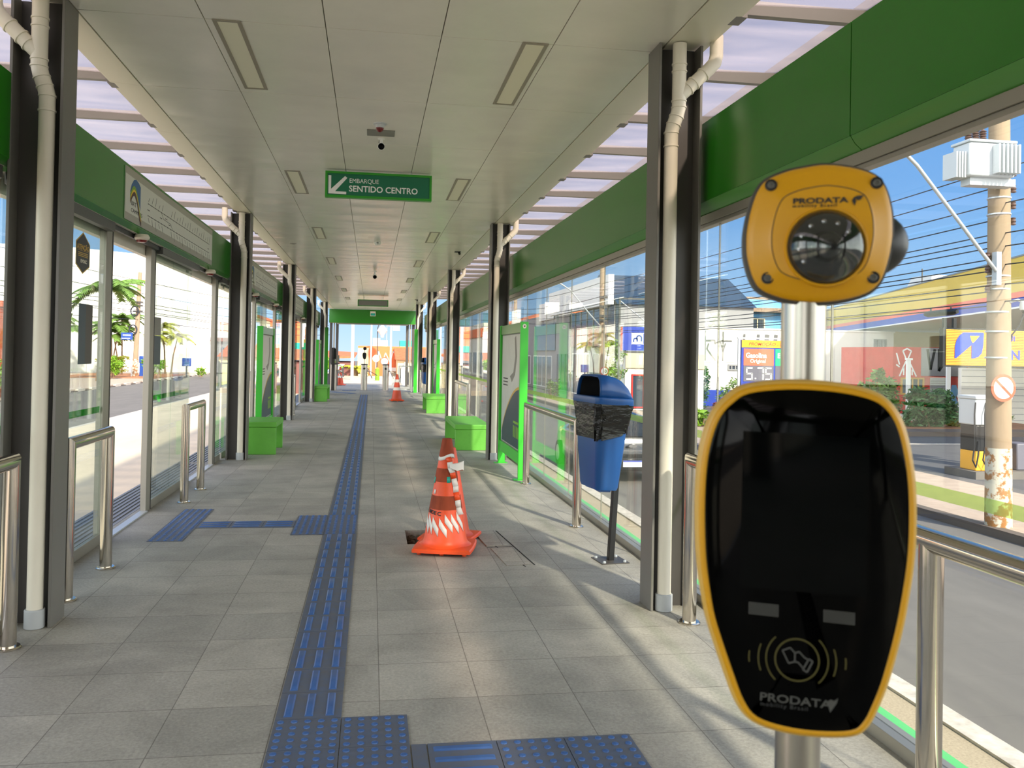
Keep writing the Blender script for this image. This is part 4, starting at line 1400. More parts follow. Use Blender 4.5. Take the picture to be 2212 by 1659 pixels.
# ---- route maps on the left fascia
def route_map(label, ya, yb):
    t = thing('route_map', label, 'map', (-1.797, (ya + yb) / 2, 2.345), group='route maps')
    F = FR((-1.7985, ya, 2.345), (0, 1, 0), (0, 0, 1))
    L, H = yb - ya, .39
    mb = MB(F); mb.box(0, L, 0, H, 0, .006); bd = mb.build('board', 'map_bg', t)
    for a, b in ((0, .055), (H - .055, H)):
        mb = MB(F); mb.box(.0, L, a, b, .006, .0065); mb.build('border_band', 'map_band', bd)
    # curved swoosh logo
    def sw(nm, m_, k0, k1, z):
        o = []
        n = 14
        for q in range(n + 1):
            u = q / n
            x = .12 + .30 * u
            o.append((x, (.175 + .10 * math.sin(PI * min(1, u * 1.15)) * (1 - u * .2) - .13 * u * u) + k0))
        i_ = [(x, y + (k1 - k0)) for x, y in o]
        top = [(x, min(y, .335)) for x, y in i_]
        mb = MB(F); mb.prism(o + list(reversed(top)), z, z + .0006)
        mb.build(nm, m_, bd)
    mb = MB(F)
    mb.prism([(.115, .215), (.15, .275), (.21, .322), (.27, .335), (.335, .325), (.395, .30), (.395, .12), (.34, .19), (.27, .235), (.19, .24)], .006, .0068)
    mb.build('logo_blue', 'blue_ink', bd)
    sw('logo_lime', 'lime_ink', -.012, .030, .007)
    sw('logo_yellow', 'yellow_ink', -.026, .004, .0078)
    sw('logo_brown', 'brown_ink', -.044, -.014, .0086)
    text('BRT', F @ Matrix.Translation((.15, .125, .006)), .048, 'ink', bd, sx=1.6)
    text('CAMPINAS', F @ Matrix.Translation((.15, .075, .006)), .042, 'ink', bd, sx=1.5)
    mb = MB(F)
    for z, s_ in ((.215, 1), (.120, -1)):
        x0, x1 = .62, L - .18
        zz = lambda x: z + (.055 if s_ > 0 else .05) * (1 - (x - .62) / (x1 - .62)) * (1 if s_ > 0 else .3)
        line2(mb, [(x0, z), (x1, z)], .0022, .006, .0068)
        n = int((x1 - x0) / .105)
        for q in range(n + 1):
            x = x0 + q * (x1 - x0) / n
            line2(mb, [(x, z - .006), (x, z + .006)], .004, .006, .0068)
            if q not in (5, 6):
                line2(mb, [(x + .01, z + s_ * .018), (x + .042, z + s_ * (.050 + .02 * ((q * 7) % 3)))], .0024, .006, .0068)
    line2(mb, [(1.05, .212), (1.12, .17), (1.38, .165), (1.45, .123)], .002, .006, .0068)
    for x, z in ((1.0, .165), (1.18, .185), (1.3, .15), (.6, .165), (L - .25, .16)):
        line2(mb, [(x, z), (x + .07, z)], .003, .006, .0068)
    mb.build('line_diagram', 'ink', bd)
    return t
route_map('nearest route map panel with the curved logo above the first left doors', 6.36, 9.68)
route_map('second route map panel, above the left doors past the second column', 12.66, 16.2)
route_map('third route map panel, above the left doors past the third column', 18.9, 22.3)
route_map('farthest route map panel, above the left doors past the fourth column', 25.2, 28.4)

# ---- stickers and posters on the door glass
t = thing('warning_sticker', 'black hexagonal warning sticker reading ATENÇÃO on the first door glass', 'sticker', (-1.8945, 5.81, 1.89))
F = FR((-1.8948, 5.67, 1.885), (0, 1, 0), (0, 0, 1))
hx = [(.14, 0), (.275, .055), (.275, .205), (.14, .275), (.005, .205), (.005, .055)]
mb = MB(F); mb.prism(hx, 0, .001); bk = mb.build('border', 'poster_gold', t)
mb = MB(F); mb.prism(shrink(hx, .93, (.14, .1375)), .001, .0016); mb.build('field', 'black', bk)
mb = MB(F); mb.box(.03, .25, .15, .152, .0016, .0022); mb.build('rule', 'poster_gold', bk)
text('ATENÇÃO', F @ Matrix.Translation((.14, .158, .0018)), .046, 'poster_gold', bk, bold=.02, sx=1.05, align='CENTER')
text('EMDEC', F @ Matrix.Translation((.155, .072, .0018)), .032, 'cream', bk, bold=.02, sx=1.2, align='CENTER')
mb = MB(F)
for q in range(3):
    mb.box(.045, .235, .112 + .011 * q, .117 + .011 * q, .0016, .0022)
mb.build('small_print', 'poster_gold', bk)
def door_poster(label, y0, y1, z0, z1, cols):
    t = thing('door_poster', label, 'poster', (-1.894, (y0 + y1) / 2, z0))
    n = len(cols)
    for q, m_ in enumerate(cols):
        mb = MB(); mb.box(-1.8948, -1.8938, y0 + (y1 - y0) * q / n, y0 + (y1 - y0) * (q + 1) / n, z0, z1)
        mb.build('sheet', m_, t)
    return t
door_poster('tall dark notice on the first door glass below the hexagonal sticker', 5.76, 6.03, 1.29, 1.69, ('poster_dark', 'steel_dark'))
door_poster('pale notice on the double door glass', 7.66, 7.90, 1.52, 1.68, ('grey_panel',))
door_poster('dark notice below the pale one on the double door glass', 7.66, 7.90, 1.26, 1.515, ('poster_dark',))

# ---- turnstiles and exit equipment
def turnstile():
    t = thing('turnstile', 'x', 'turnstile')
    mb = MB(); mb.cyl((0, 0, 0), (0, 0, .93), .115, seg=28); mb.build('body', 'inox_brush', t)
    mb = MB(); mb.lathe([(.125, .93), (.128, .95), (.12, .972), (0, .975)], (0, 0, 0), 28); mb.build('cap', 'black', t)
    mb = MB(); mb.cyl((0, -.108, .80), (0, -.125, .80), .04, seg=20); mb.build('port', 'black', t)
    mb = MB(); mb.cyl((.10, 0, .74), (.16, 0, .72), .05, .04, 16); mb.build('hub', 'inox', t)
    for a in (0, 120, 240):
        e = Vector((.15, 0, .73)) + .38 * Vector((.45, math.sin(R(a)) * .8, -.45 + .75 * math.cos(R(a)) * .6 - .25)).normalized()
        mb = MB(); mb.cyl((.15, 0, .73), e, .016, seg=10); mb.build('arm', 'inox', t)
    return t
t0 = turnstile(); t0.location = (-.25, 31.3, 0); t0['label'] = 'steel cylinder turnstile with a card reader on top, left of the middle exit'; t0['group'] = 'turnstiles'
dup(t0, (.54, 31.4, 0), None, 'steel cylinder turnstile without a reader, right of the middle exit', 'turnstiles')
dup(t0, (-1.36, 31.1, 0), None, 'steel cylinder turnstile by the far left column', 'turnstiles')
t = thing('exit_validator', 'black card reader on a thin pole standing on the middle turnstile', 'ticket validator', (-.25, 31.3, .975))
mb = MB(); mb.cyl((-.25, 31.3, .975), (-.25, 31.3, 1.50), .02, seg=14); mb.build('pole', 'inox_brush', t)
mb = MB(FR((-.25, 31.25, 1.27), (1, 0, 0), (0, 0, 1))); mb.rings([P3(shrink(blk, k, (0, 0)), z) for k, z in ((.7, -.05), (.78, -.02), (.78, .0))]); mb.build('reader', 'black', t)
mb = MB(FR((-.24, 31.25, 1.545), (1, 0, 0), (0, 0, 1))); mb.rings([P3(shrink(hd, k, (0, 0)), z) for k, z in ((.8, -.06), (.95, -.03), (.95, .0))]); mb.build('camera_head', 'black', t)
t = thing('ticket_machine', 'black and steel ticket device mounted at the far left turnstile', 'ticket machine', (-1.33, 30.6, 0))
mb = MB(); mb.box(-1.42, -1.30, 30.62, 30.72, 0, 1.55); mb.build('backboard', 'steel_dark', t)
mb = MB(); mb.box(-1.37, -1.25, 30.52, 30.618, 1.14, 1.52); mb.build('screen_head', 'black', t, .01)
mb = MB(); mb.box(-1.24, -1.14, 30.54, 30.62, 1.02, 1.28); mb.build('side_box', 'alu', t, .005)
mb = MB(); mb.box(-1.43, -1.13, 30.5, 30.7, .955, .99); mb.build('shelf', 'steel_dark', t)
t = thing('glass_gate', 'white framed glass gate at the far right beside the exit', 'gate', (1.15, 30.2, 0))
mb = MB()
for a in ((.98, 1.02, .06, .95), (1.40, 1.44, .06, .95)):
    mb.box(a[0], a[1], 30.18, 30.22, a[2], a[3])
mb.box(1.02, 1.40, 30.18, 30.22, .06, .10); mb.box(1.02, 1.40, 30.18, 30.22, .91, .95)
mb.build('frame', 'white', t)
mb = MB(); mb.box(1.02, 1.40, 30.195, 30.205, .10, .91); mb.build('glass', 'glass', t)
mb = MB(); mb.box(1.44, 1.50, 30.16, 30.24, 0, 1.0); mb.build('hinge_post', 'white', t)

# ================================================================== OUTDOORS
G = -1.2
def slab(name, x0, x1, y0, y1, z0, z1, m, label, cat, kind='structure'):
    mb = MB(); mb.box(x0, x1, y0, y1, z0, z1)
    return solo(mb, name, m, label, cat, kind=kind)
slab('ground', -140, 160, -60, 260, G - .6, G - .16, 'asphalt', 'distant asphalt ground', 'ground')
# left of the station
slab('bus_lane', -9.4, -1.98, -40, 130, G - .155, G, 'conc_lane', 'pale concrete bus lane left of the station', 'road')
slab('left_road', -16.9, -9.55, -40, 130, G - .155, G - .005, 'asphalt', 'grey asphalt road beyond the bus lane', 'road')
slab('lane_line', -9.55, -9.4, -40, 130, G - .155, G + .004, 'kerb_white', 'white line along the bus lane', 'road marking')
slab('left_sidewalk', -40, -17.06, -40, 160, G - .155, G + .12, 'paving', 'pinkish paved sidewalk across the left road', 'sidewalk')
mb = MB()
mb.box(-17.055, -16.905, -40, 130, G - .155, G + .05)
solo(mb, 'left_kerb', 'kerb_dark', 'dark kerb across the left road', 'kerb', kind='structure')
for k in range(28):
    y = 30 + k * 2.4
    mb = MB(); mb.box(-17.07, -16.89, y, y + 1.15, G - .10, G + .14)
    solo(mb, 'kerb_stone', 'kerb_white', 'white painted kerb stone alternating with dark ones across the left road', 'kerb stone', 'white kerb stones', smooth=20)
# right of the station
slab('right_sidewalk', 2.09, 3.92, -40, 60, G - .155, G + .13, 'pebble', 'pebble-dash strip between the station and the right road', 'sidewalk')
slab('white_kerb', 3.925, 4.12, -40, 60, G - .155, G + .15, 'kerb_white', 'white painted kerb right of the station', 'kerb')
slab('right_road', 4.125, 9.30, -40, 130, G - .155, G, 'asphalt', 'grey asphalt road right of the station', 'road')
slab('far_kerb', 9.305, 9.50, -40, 130, G - .155, G + .13, 'kerb_dark', 'worn kerb across the right road', 'kerb')
slab('far_sidewalk', 9.505, 12.4, -40, 130, G - .155, G + .12, 'paving', 'sidewalk across the right road', 'sidewalk')
slab('forecourt', 12.405, 70, -30, 44, G - .155, G + .09, 'asphalt_dark', 'dark asphalt forecourt of the fuel station', 'forecourt')
slab('forecourt_verge', 17.2, 26.2, 25.9, 27.0, G + .09, G + .25, 'kerb_dark', 'dark kerb of the planting bed beyond the forecourt', 'kerb')
slab('planting_bed', 17.2, 26.2, 27.01, 31.2, G + .09, G + .2, 'earth', 'dry earth bed behind the forecourt', 'ground')
slab('forecourt_line', 12.6, 22.0, 23.4, 23.6, G + .09, G + .094, 'kerb_white', 'faded white line across the forecourt', 'road marking')

# ---- foliage helpers
def leaves(mb, n, pos, size, rg, flat=.5):
    for _ in range(n):
        p = pos(rg)
        d = Vector((rg.gauss(0, 1), rg.gauss(0, 1), rg.gauss(0, 1) * flat + .2)).normalized()
        u = d.cross(Vector((rg.gauss(0, 1), rg.gauss(0, 1), rg.gauss(0, 1)))).normalized()
        L, W = size * rg.uniform(.7, 1.3), size * rg.uniform(.25, .45)
        mb.face([p - d * L, p + u * W, p + d * L, p - u * W])

def bush(name, label, cat, c, r, n, size, m, seed, group=None, base=None):
    t = thing(name, label, cat, (c[0], c[1], base if base is not None else G + .1), group=group)
    rg = random.Random(seed)
    lobes = []
    for _ in range(14):
        d = Vector((rg.gauss(0, 1), rg.gauss(0, 1), rg.gauss(0, 1))).normalized() * rg.uniform(.35, .8)
        lobes.append((d, rg.uniform(.22, .45)))
    def pos(g):
        d, k = lobes[g.randrange(14)]
        e = Vector((g.gauss(0, 1), g.gauss(0, 1), g.gauss(0, 1))).normalized() * k * g.uniform(.45, 1.15)
        z = max(c[2] + r[2] * (d.z + e.z), (base if base is not None else G + .12))
        return Vector((c[0] + r[0] * (d.x + e.x), c[1] + r[1] * (d.y + e.y), z))
    mb = MB(); leaves(mb, n, pos, size, rg); mb.build('foliage', m, t, smooth=10)
    mb = MB()
    for _ in range(7):
        a = rg.uniform(0, 2 * PI)
        b0 = Vector((c[0] + .12 * math.cos(a), c[1] + .12 * math.sin(a), base if base is not None else G + .1))
        e = Vector((c[0] + r[0] * .6 * math.cos(a), c[1] + r[1] * .6 * math.sin(a), c[2] + r[2] * rg.uniform(-.2, .6)))
        mb.tube([b0, (b0 + e) / 2 + Vector((0, 0, .1)), e], [.03, .02, .008], 5)
    mb.build('stem', 'bark', t)
    return t

def palm(label, c, h, spread, nf, seed, m='leaf', trunks=1, group=None):
    t = thing('palm', label, 'palm tree', c, group=group)
    rg = random.Random(seed)
    for k in range(trunks):
        off = Vector((rg.uniform(-.5, .5), rg.uniform(-.5, .5), 0)) * (0 if trunks == 1 else 1.3)
        lean = Vector((rg.uniform(-.12, .12), rg.uniform(-.1, .1), 0)) * h
        hh = h * (1 if k == 0 else rg.uniform(.65, .95))
        b0 = Vector(c) + off
        top = b0 + lean + Vector((0, 0, hh))
        mb = MB(); mb.tube([b0, b0 + lean * .3 + Vector((0, 0, hh * .5)), top], [.09, .06, .05] if trunks > 1 else [.22, .15, .12], 8)
        mb.build('trunk', 'bark', t)
        mb = MB()
        for f in range(nf + 4):
            a = 2 * PI * f / nf + rg.uniform(-.3, .3)
            e0 = rg.uniform(.35, 1.15)
            d = Vector((math.cos(a), math.sin(a), 0))
            L = spread * rg.uniform(.8, 1.15)
            pts = []
            for q in range(9):
                u = q / 8
                pts.append(top + d * (L * u * math.cos(e0 * (1 - u))) + Vector((0, 0, L * (math.sin(e0) * u - .75 * u * u * (1.2 - .3 * e0)))))
            mb.tube(pts, .016, 4, miter=False)
            sd = d.cross(Vector((0, 0, 1)))
            for q in range(1, 9):
                for s_ in (-1, 1):
                    for w in (0, .33, .66):
                        p = pts[q] + (pts[q] - pts[q - 1]) * (w - .5)
                        tip = p + sd * s_ * L * .26 * (1 - .55 * abs(q / 8 - .45)) + d * .12 * L + Vector((0, 0, -L * .12))
                        wv = (pts[q] - pts[q - 1]).normalized() * .045 * spread
                        mb.face([p - wv, p + wv, tip])
        mb.build('fronds', m, t, smooth=10)
    return t

def house(name, label, x0, x1, y0, y1, z0, z1, m, group=None, cat='building'):
    t = thing(name, label, cat, ((x0 + x1) / 2, (y0 + y1) / 2, z0), group=group)
    mb = MB(); mb.box(x0, x1, y0, y1, z0, z1); mb.build('wall', m, t)
    return t

def win(t, F, x, z, w, h, m='window_dark', frame='white', nx=2, name='window'):
    """framed window on the wall frame F (x right, y up, z out)"""
    mb = MB(F)
    e = .07
    for a in ((x, x + w, z, z + e), (x, x + w, z + h - e, z + h), (x, x + e, z + e, z + h - e), (x + w - e, x + w, z + e, z + h - e)):
        mb.box(a[0], a[1], a[2], a[3], 0.0, .06)
    for k in range(1, nx):
        q = x + w * k / nx
        mb.box(q - .03, q + .03, z + e, z + h - e, 0, .05)
    f = mb.build(name, frame, t)
    mb = MB(F); mb.box(x + e, x + w - e, z + e, z + h - e, .005, .02); mb.build('pane', m, f)
    return f

# ---- left: big white building, brick wall, palms, street furniture
t = house('white_building', 'huge white rendered building across the left road behind the palms', -1, 1, -1, 1, 0, 1, 'wall_white')
for ch in list(t.children): bpy.data.objects.remove(ch)
t.location = (-30, 86, G)
A0, A1, A2 = Vector((-72, 84.0, 0)), Vector((-30.0, 84.0, 0)), Vector((-18.0, 93.5, 0))
mb = MB(); mb.rings([[(p.x, p.y, G + .1), (p.x, p.y, 11.0)] + [(p.x - 1, p.y + 14, 11.0), (p.x - 1, p.y + 14, G + .1)] for p in (A0, A1, A2)]); mb.build('wall', 'wall_white', t)
mb = MB(); mb.box(-18.0, -14.2, 93.6, 107, G + .1, 10.6)
hw = mb.build('side_wing', 'wall_white', t)
FWB = FR((-17.6, 93.58, G + .1), (1, 0, 0), (0, 0, 1))
mb = MB(FWB); mb.box(.6, 3.2, 0, 3.4, .01, .06); g_ = mb.build('roller_gate', 'shutter', t)
mb = MB(FWB)
for q in range(16):
    mb.box(.62, 3.18, .1 + q * .2, .12 + q * .2, .06, .075)
mb.build('gate_slat', 'steel_dark', g_)
mb = MB(FWB); mb.box(.4, 3.5, 3.4, 3.8, .01, .5); mb.build('gate_canopy', 'brown', t)
dA = (A2 - A1).normalized()
FW = FR((A1.x, A1.y, G + .1), dA, (0, 0, 1))
for u in (3.2, 6.6, 10.0, 13.4):
    mb = MB(FW); mb.box(u, u + .03, 0, 12.0, .001, .02); mb.build('panel_joint', 'wall_grey', t)
t = thing('brick_wall', 'red brick gate pillar and stone garden wall at the far left', 'wall', (-17.9, 43.2, G))
mb = MB(); mb.box(-19.4, -17.55, 42.6, 43.8, G + .1, 3.25); mb.build('pillar', 'brick', t, .03)
mb = MB(); mb.box(-19.6, -17.42, 42.5, 43.9, 3.25, 3.55); mb.build('pillar_cap', 'brick', t, .03)
mb = MB(); mb.box(-17.5, -16.2, 43.0, 43.5, .75, 2.46); mb.build('stone_panel', 'stone', t)
mb = MB(); mb.box(-17.5, -16.2, 42.9, 43.55, .62, .75); mb.build('ledge', 'cream', t)
mb = MB(); mb.box(-17.5, -16.2, 43.0, 43.5, G + .1, .62); mb.build('wall_base', 'brick', t)
bush('bush', 'flowering green bush in front of the brick pillar at the far left', 'bush', (-17.3, 41.6, -.1), (1.3, .8, .95), 900, .13, 'leaf', 1)
bush('tree', 'leafy tree top above the stone garden wall at the far left', 'tree', (-17.0, 46.0, 3.4), (1.5, 1.5, 1.5), 700, .2, 'leaf', 2, base=G + .1)
palm('tall single palm close behind the first left door jamb', (-19.9, 65, G + .1), 6.9, 2.6, 14, 5)
palm('clump of slender palms left of the utility pole', (-23.0, 80, G + .1), 5.1, 1.9, 11, 6, 'leaf', 5)
palm('small palm clump right behind the utility pole', (-19.2, 83.0, G + .1), 4.6, 1.5, 11, 8, 'leaf_yellow', 3)
palm('palm clump partly seen through the first door glass', (-28.2, 80, G + .1), 5.0, 2.0, 11, 9, 'leaf', 3)
for k, (x, y, w) in enumerate(((-21.6, 74.2, 2.4), (-17.9, 72.9, 1.6))):
    bush('hedge', ['clipped yellow-green hedge left of the utility pole', 'clipped yellow-green hedge right of the utility pole'][k], 'hedge', (x, y, .05), (w * .75, .6, .75), 900, .14, 'leaf_yellow' if k == 0 else 'leaf_bright', 11 + k)
bush('bush', 'rounded bright green bush on the sidewalk seen through the first open door', 'bush', (-20.3, 69.6, 0.0), (.85, .7, .95), 1000, .13, 'leaf_bright', 14)
slab('earth_bed', -26, -17.6, 71.4, 83.5, G + .125, G + .16, 'earth', 'reddish earth bed under the palms', 'ground')
t = thing('utility_pole', 'concrete utility pole with coiled cables across the left road', 'utility pole', (-20.1, 76, G + .1))
mb = MB(); mb.cyl((-20.3, 76, G + .1), (-20.05, 76, 8.0), .23, .16, 14); mb.build('shaft', 'pole', t)
mb = MB(); mb.cyl((-20.31, 76, G + .1), (-20.26, 76, .45), .24, .235, 14); mb.build('painted_base', 'pole_paint', t)
mb = MB(); mb.box(-20.6, -19.5, 75.75, 75.85, 7.2, 7.32); mb.build('crossarm', 'wood', t)
for k, (x, z) in enumerate(((-20.35, 4.6), (-20.45, 3.0))):
    mb = MB()
    pts = [(x + .32 * math.cos(q * PI / 8), 75.7, z + .4 * math.sin(q * PI / 8)) for q in range(16)]
    mb.tube(pts + [pts[0]], .06, 6, miter=False); mb.build('cable_coil', 'wire', t)
for z in (5.3, 5.0, 4.5):
    mb = MB(); mb.box(-20.5, -19.7, 75.72, 75.8, z, z + .16); mb.build('bracket', 'steel_dark', t)
t = thing('street_name_sign', 'blue street name plate beside the left utility pole', 'sign', (-20.8, 75.5, G + .1))
mb = MB(); mb.cyl((-20.45, 75.5, G + .1), (-20.45, 75.5, 2.75), .04, seg=8); mb.build('post', 'galv', t)
mb = MB(); mb.box(-21.35, -20.40, 75.44, 75.48, 2.12, 2.72); mb.build('plate', 'sign_blue', t)
mb = MB(); mb.box(-21.2, -20.55, 75.43, 75.439, 2.45, 2.55); mb.box(-21.3, -20.6, 75.43, 75.439, 2.2, 2.26); mb.build('plate_lettering', 'white', t)
t = thing('blue_mailbox', 'blue post standing by the base of the left utility pole', 'mailbox', (-20.0, 76.6, G + .1))
mb = MB(); mb.box(-20.0, -19.72, 76.3, 76.8, G + .1, .1); mb.build('post', 'sign_blue', t)
mb = MB(); mb.box(-20.05, -19.66, 76.25, 76.85, .1, .72); mb.build('box', 'sign_blue', t, .06)
t = thing('blue_post_box', 'blue bin box near the roller gate of the white building', 'mailbox', (-15.9, 76, G + .1))
mb = MB(); mb.box(-16.05, -15.95, 75.9, 76.1, G + .1, -.1); mb.build('post', 'steel_dark', t)
mb = MB(); mb.box(-16.35, -15.65, 75.8, 76.2, -.1, .62); mb.build('box', 'sign_blue', t, .04)
bush('bush', 'small yellow-green bush beside the blue box', 'bush', (-15.2, 78.0, -.6), (.5, .4, .5), 250, .12, 'leaf_bright', 21)
t = thing('street_lamp', 'white curved street lamp arm at the top left, above the white building', 'street lamp', (-14.5, 30, G))
mb = MB(); mb.tube([(-15.2, 30, G), (-15.2, 30, 4.5), (-14.6, 30, 5.6), (-13.6, 30, 6.2), (-12.6, 30, 6.40), (-12.2, 30, 6.42)], .05, 10, miter=False); mb.build('post_arm', 'galv', t)
mb = MB(); mb.box(-12.4, -11.55, 29.85, 30.15, 6.36, 6.46); mb.build('lamp_head', 'white', t, .03)
mb = MB(); mb.lathe([(.07, 0), (.07, .14), (0, .16)], (-11.95, 30, 6.46), 10); mb.build('photocell', 'steel_dark', t)

def wires(pairs, label, group, sag=.35, r=.018, seg=12):
    for k, (a, b) in enumerate(pairs):
        a, b = Vector(a), Vector(b)
        pts = [a.lerp(b, q / seg) - Vector((0, 0, sag * 4 * (q / seg) * (1 - q / seg))) for q in range(seg + 1)]
        mb = MB(); mb.tube(pts, r, 5, miter=False)
        solo(mb, 'overhead_cable', 'wire', label, 'cable', group, smooth=60)
wires([((-20.1, 75.9, z), (-21.5 + .2 * k, 20, z + .3)) for k, z in enumerate((7.3, 6.2, 5.4, 5.1, 4.7, 4.55, 3.9))], 'dark overhead cable running from the left utility pole toward the camera', 'left cables near side', .5, .022)
wires([((-20.1, 76.1, z), (-6.0 + .15 * k, 110, z - .3)) for k, z in enumerate((7.3, 6.2, 5.4, 5.1, 4.7, 4.55, 3.9))], 'dark overhead cable running from the left utility pole to the far end of the road', 'left cables far side', .5, .025)

# ---- left: shops further down the road
def shop(label, x0, x1, y0, y1, z1, m, sign, col, seed):
    t = house('shop_building', label, x0, x1, y0, y1, G, z1, m, 'shops down the left road')
    F = FR((x1, y0, G), (0, 1, 0), (0, 0, 1))
    F2 = FR((x0, y0, G), (1, 0, 0), (0, 0, 1))
    L = y1 - y0
    mb = MB(F); mb.box(.3, L - .3, 2.9, 4.0, .01, .2); mb.build('sign_band', sign, t)
    mb = MB(F2); mb.box(.1, x1 - x0 - .05, 2.9, 4.0, .01, .2); mb.build('sign_band', sign, t)
    rg = random.Random(seed)
    n = max(2, int(L / 4))
    for q in range(n):
        win(t, F, q * L / n + .4, .2, L / n - .8, 2.4, 'shutter' if rg.random() < .5 else 'window_dark', col)
        if z1 > 5:
            win(t, F, q * L / n + .8, 4.6, L / n - 1.8, 1.4)
    for q in range(2):
        win(t, F2, 1 + q * (x1 - x0) / 2, .3, (x1 - x0) / 2 - 1.5, 2.3, 'shutter', col)
    mb = MB(); mb.box(x0 - .2, x1 + .2, y0 - .2, y1 + .2, z1, z1 + .35); mb.build('roof', 'roof_tile', t)
    return t
shop('beige shop with a red sign band down the left road', -26, -14.6, 108, 124, 5.6, 'wall_cream', 'wall_red', 'white', 3)
shop('cream shop with a white sign band farther down the left road', -24, -12.8, 126, 140, 5.0, 'wall_white', 'white', 'white', 4)
shop('orange shop with a teal sign band at the far end of the left road', -22, -10.8, 142, 158, 6.2, 'wall_orange', 'teal', 'white', 5)

# ---- beyond the end of the station
slab('exit_ramp', -1.6, 1.7, 36.21, 52, -.85, -.06, 'conc_lane', 'sunlit concrete ramp beyond the exit', 'ramp')
slab('far_pavement', -9, 9, 52.01, 100, G - .15, G + .3, 'paving', 'sunlit pavement beyond the exit ramp', 'pavement')
t = thing('block_fence', 'dark concrete block parapet left of the exit ramp', 'fence', (-1.75, 39, -.9))
mb = MB(); mb.rings([[(-1.95, 36.4, -1.3), (-1.62, 36.4, -1.3), (-1.62, 36.4, .46), (-1.95, 36.4, .46)], [(-1.95, 51, -1.3), (-1.62, 51, -1.3), (-1.62, 51, .62), (-1.95, 51, .62)]]); mb.build('blocks', 'wall_dark', t)
mb = MB(); mb.rings([[(-2.0, 36.3, .46), (-1.58, 36.3, .46), (-1.58, 36.3, .52), (-2.0, 36.3, .52)], [(-2.0, 51, .62), (-1.58, 51, .62), (-1.58, 51, .68), (-2.0, 51, .68)]]); mb.build('coping', 'cream', t)
t = thing('block_fence', 'dark concrete block parapet right of the exit ramp', 'fence', (1.85, 39, -.9))
mb = MB(); mb.box(1.75, 2.05, 38.5, 51, -1.3, .5); mb.build('blocks', 'wall_dark', t)
mb = MB(); mb.box(1.72, 2.08, 38.4, 51, .5, .56); mb.build('coping', 'cream', t)
t = thing('ramp_railing', 'white slanted railing at the right of the exit ramp', 'railing', (1.45, 38, -.06))
for k in range(7):
    y = 36.4 + .6 * k
    mb = MB(); mb.cyl((1.45, y, -.06), (1.45, y + .30, .95 - .05 * k), .025, seg=8); mb.build('bar', 'white', t)
mb = MB(); mb.cyl((1.45, 36.3, .98), (1.45, 40.6, .66), .03, seg=8); mb.build('top_bar', 'white', t)
t = house('orange_building', 'orange building with white zigzag lines beyond the exit', -.95, 4.2, 60, 74, G, 1.86, 'wall_orange')
F = FR((-.95, 60, G), (1, 0, 0), (0, 0, 1))
mb = MB(F)
zig = [(1.45, 2.0), (1.45, 2.75), (1.75, 1.9), (1.95, 2.6), (2.3, 1.85), (2.5, 2.75), (2.75, 2.1), (2.95, 2.7), (3.3, 1.8), (3.5, 2.55)]
line2(mb, zig, .03, .005, .03); mb.build('white_zigzag', 'white', t)
mb = MB(F); mb.box(2.1, 3.45, -.0, 1.35, .005, .05); mb.build('entrance', 'cream', t)
mb = MB(F); mb.box(2.1, 3.5, 1.30, 1.55, .005, .5); mb.build('canopy', 'white', t)
mb = MB(F); mb.box(.0, .75, .0, 2.9, .005, .03); mb.build('side_panel', 'wall_cream', t)
t = house('cream_house', 'low cream house right of the orange building beyond the exit', 1.75, 6, 56, 59.8, G, .95, 'wall_cream')
win(t, FR((1.75, 56, G), (1, 0, 0), (0, 0, 1)), .35, .75, .55, .75, 'window_dark', 'grey_panel', 1)
mb = MB(); mb.rings([[(1.6, 55.7, .95), (1.6, 60, .95), (1.6, 60, 1.75)], [(6.1, 55.7, .95), (6.1, 60, .95), (6.1, 60, 1.75)]]); mb.build('roof', 'roof_tile', t)
t = house('brown_shed', 'brown metal shed with an orange roof left of the exit view', -6.5, -1.15, 52, 60, G, .75, 'brown')
mb = MB(); mb.rings([[(-6.7, 51.7, .76), (-6.7, 60.2, 1.5), (-6.7, 60.2, 1.6), (-6.7, 51.7, .86)], [(-1.0, 51.7, 1.05), (-1.0, 60.2, 1.3), (-1.0, 60.2, 1.4), (-1.0, 51.7, 1.15)]]); mb.build('roof', 'roof_tile', t)
t = house('teal_building', 'flat teal block beside the orange building beyond the exit', 2.15, 3.2, 64, 66, 1.87, 2.35, 'teal')
bush('tree', 'round green tree left of the exit, behind the parapet', 'tree', (-2.3, 45, .6), (.75, .75, .75), 700, .12, 'leaf_bright', 31)
palm('small yellowish palm beyond the exit between shed and orange building', (-1.0, 52, G), 1.55, .75, 12, 33, 'leaf_yellow')
for k, (x, y, z1, r_) in enumerate(((-1.0, 45, 2.95, .09), (-.02, 47, 2.9, .05), (1.05, 46, 2.1, .06))):
    t = thing('lamp_post', ['white lamp post standing on the ramp left of the middle turnstile', 'thin white post beyond the middle turnstile', 'white post right of the right turnstile'][k], 'post', (x, y, -.9))
    mb = MB(); mb.cyl((x, y, -.9), (x, y, z1 + 1.5), r_, r_ * .8, 10); mb.build('shaft', 'white', t)
    if k == 0:
        mb = MB(); mb.tube([(x, y, z1 + 1.5), (x - .1, y, z1 + 1.9), (x - .9, y, z1 + 2.2)], .05, 8, miter=False); mb.build('arm', 'white', t)
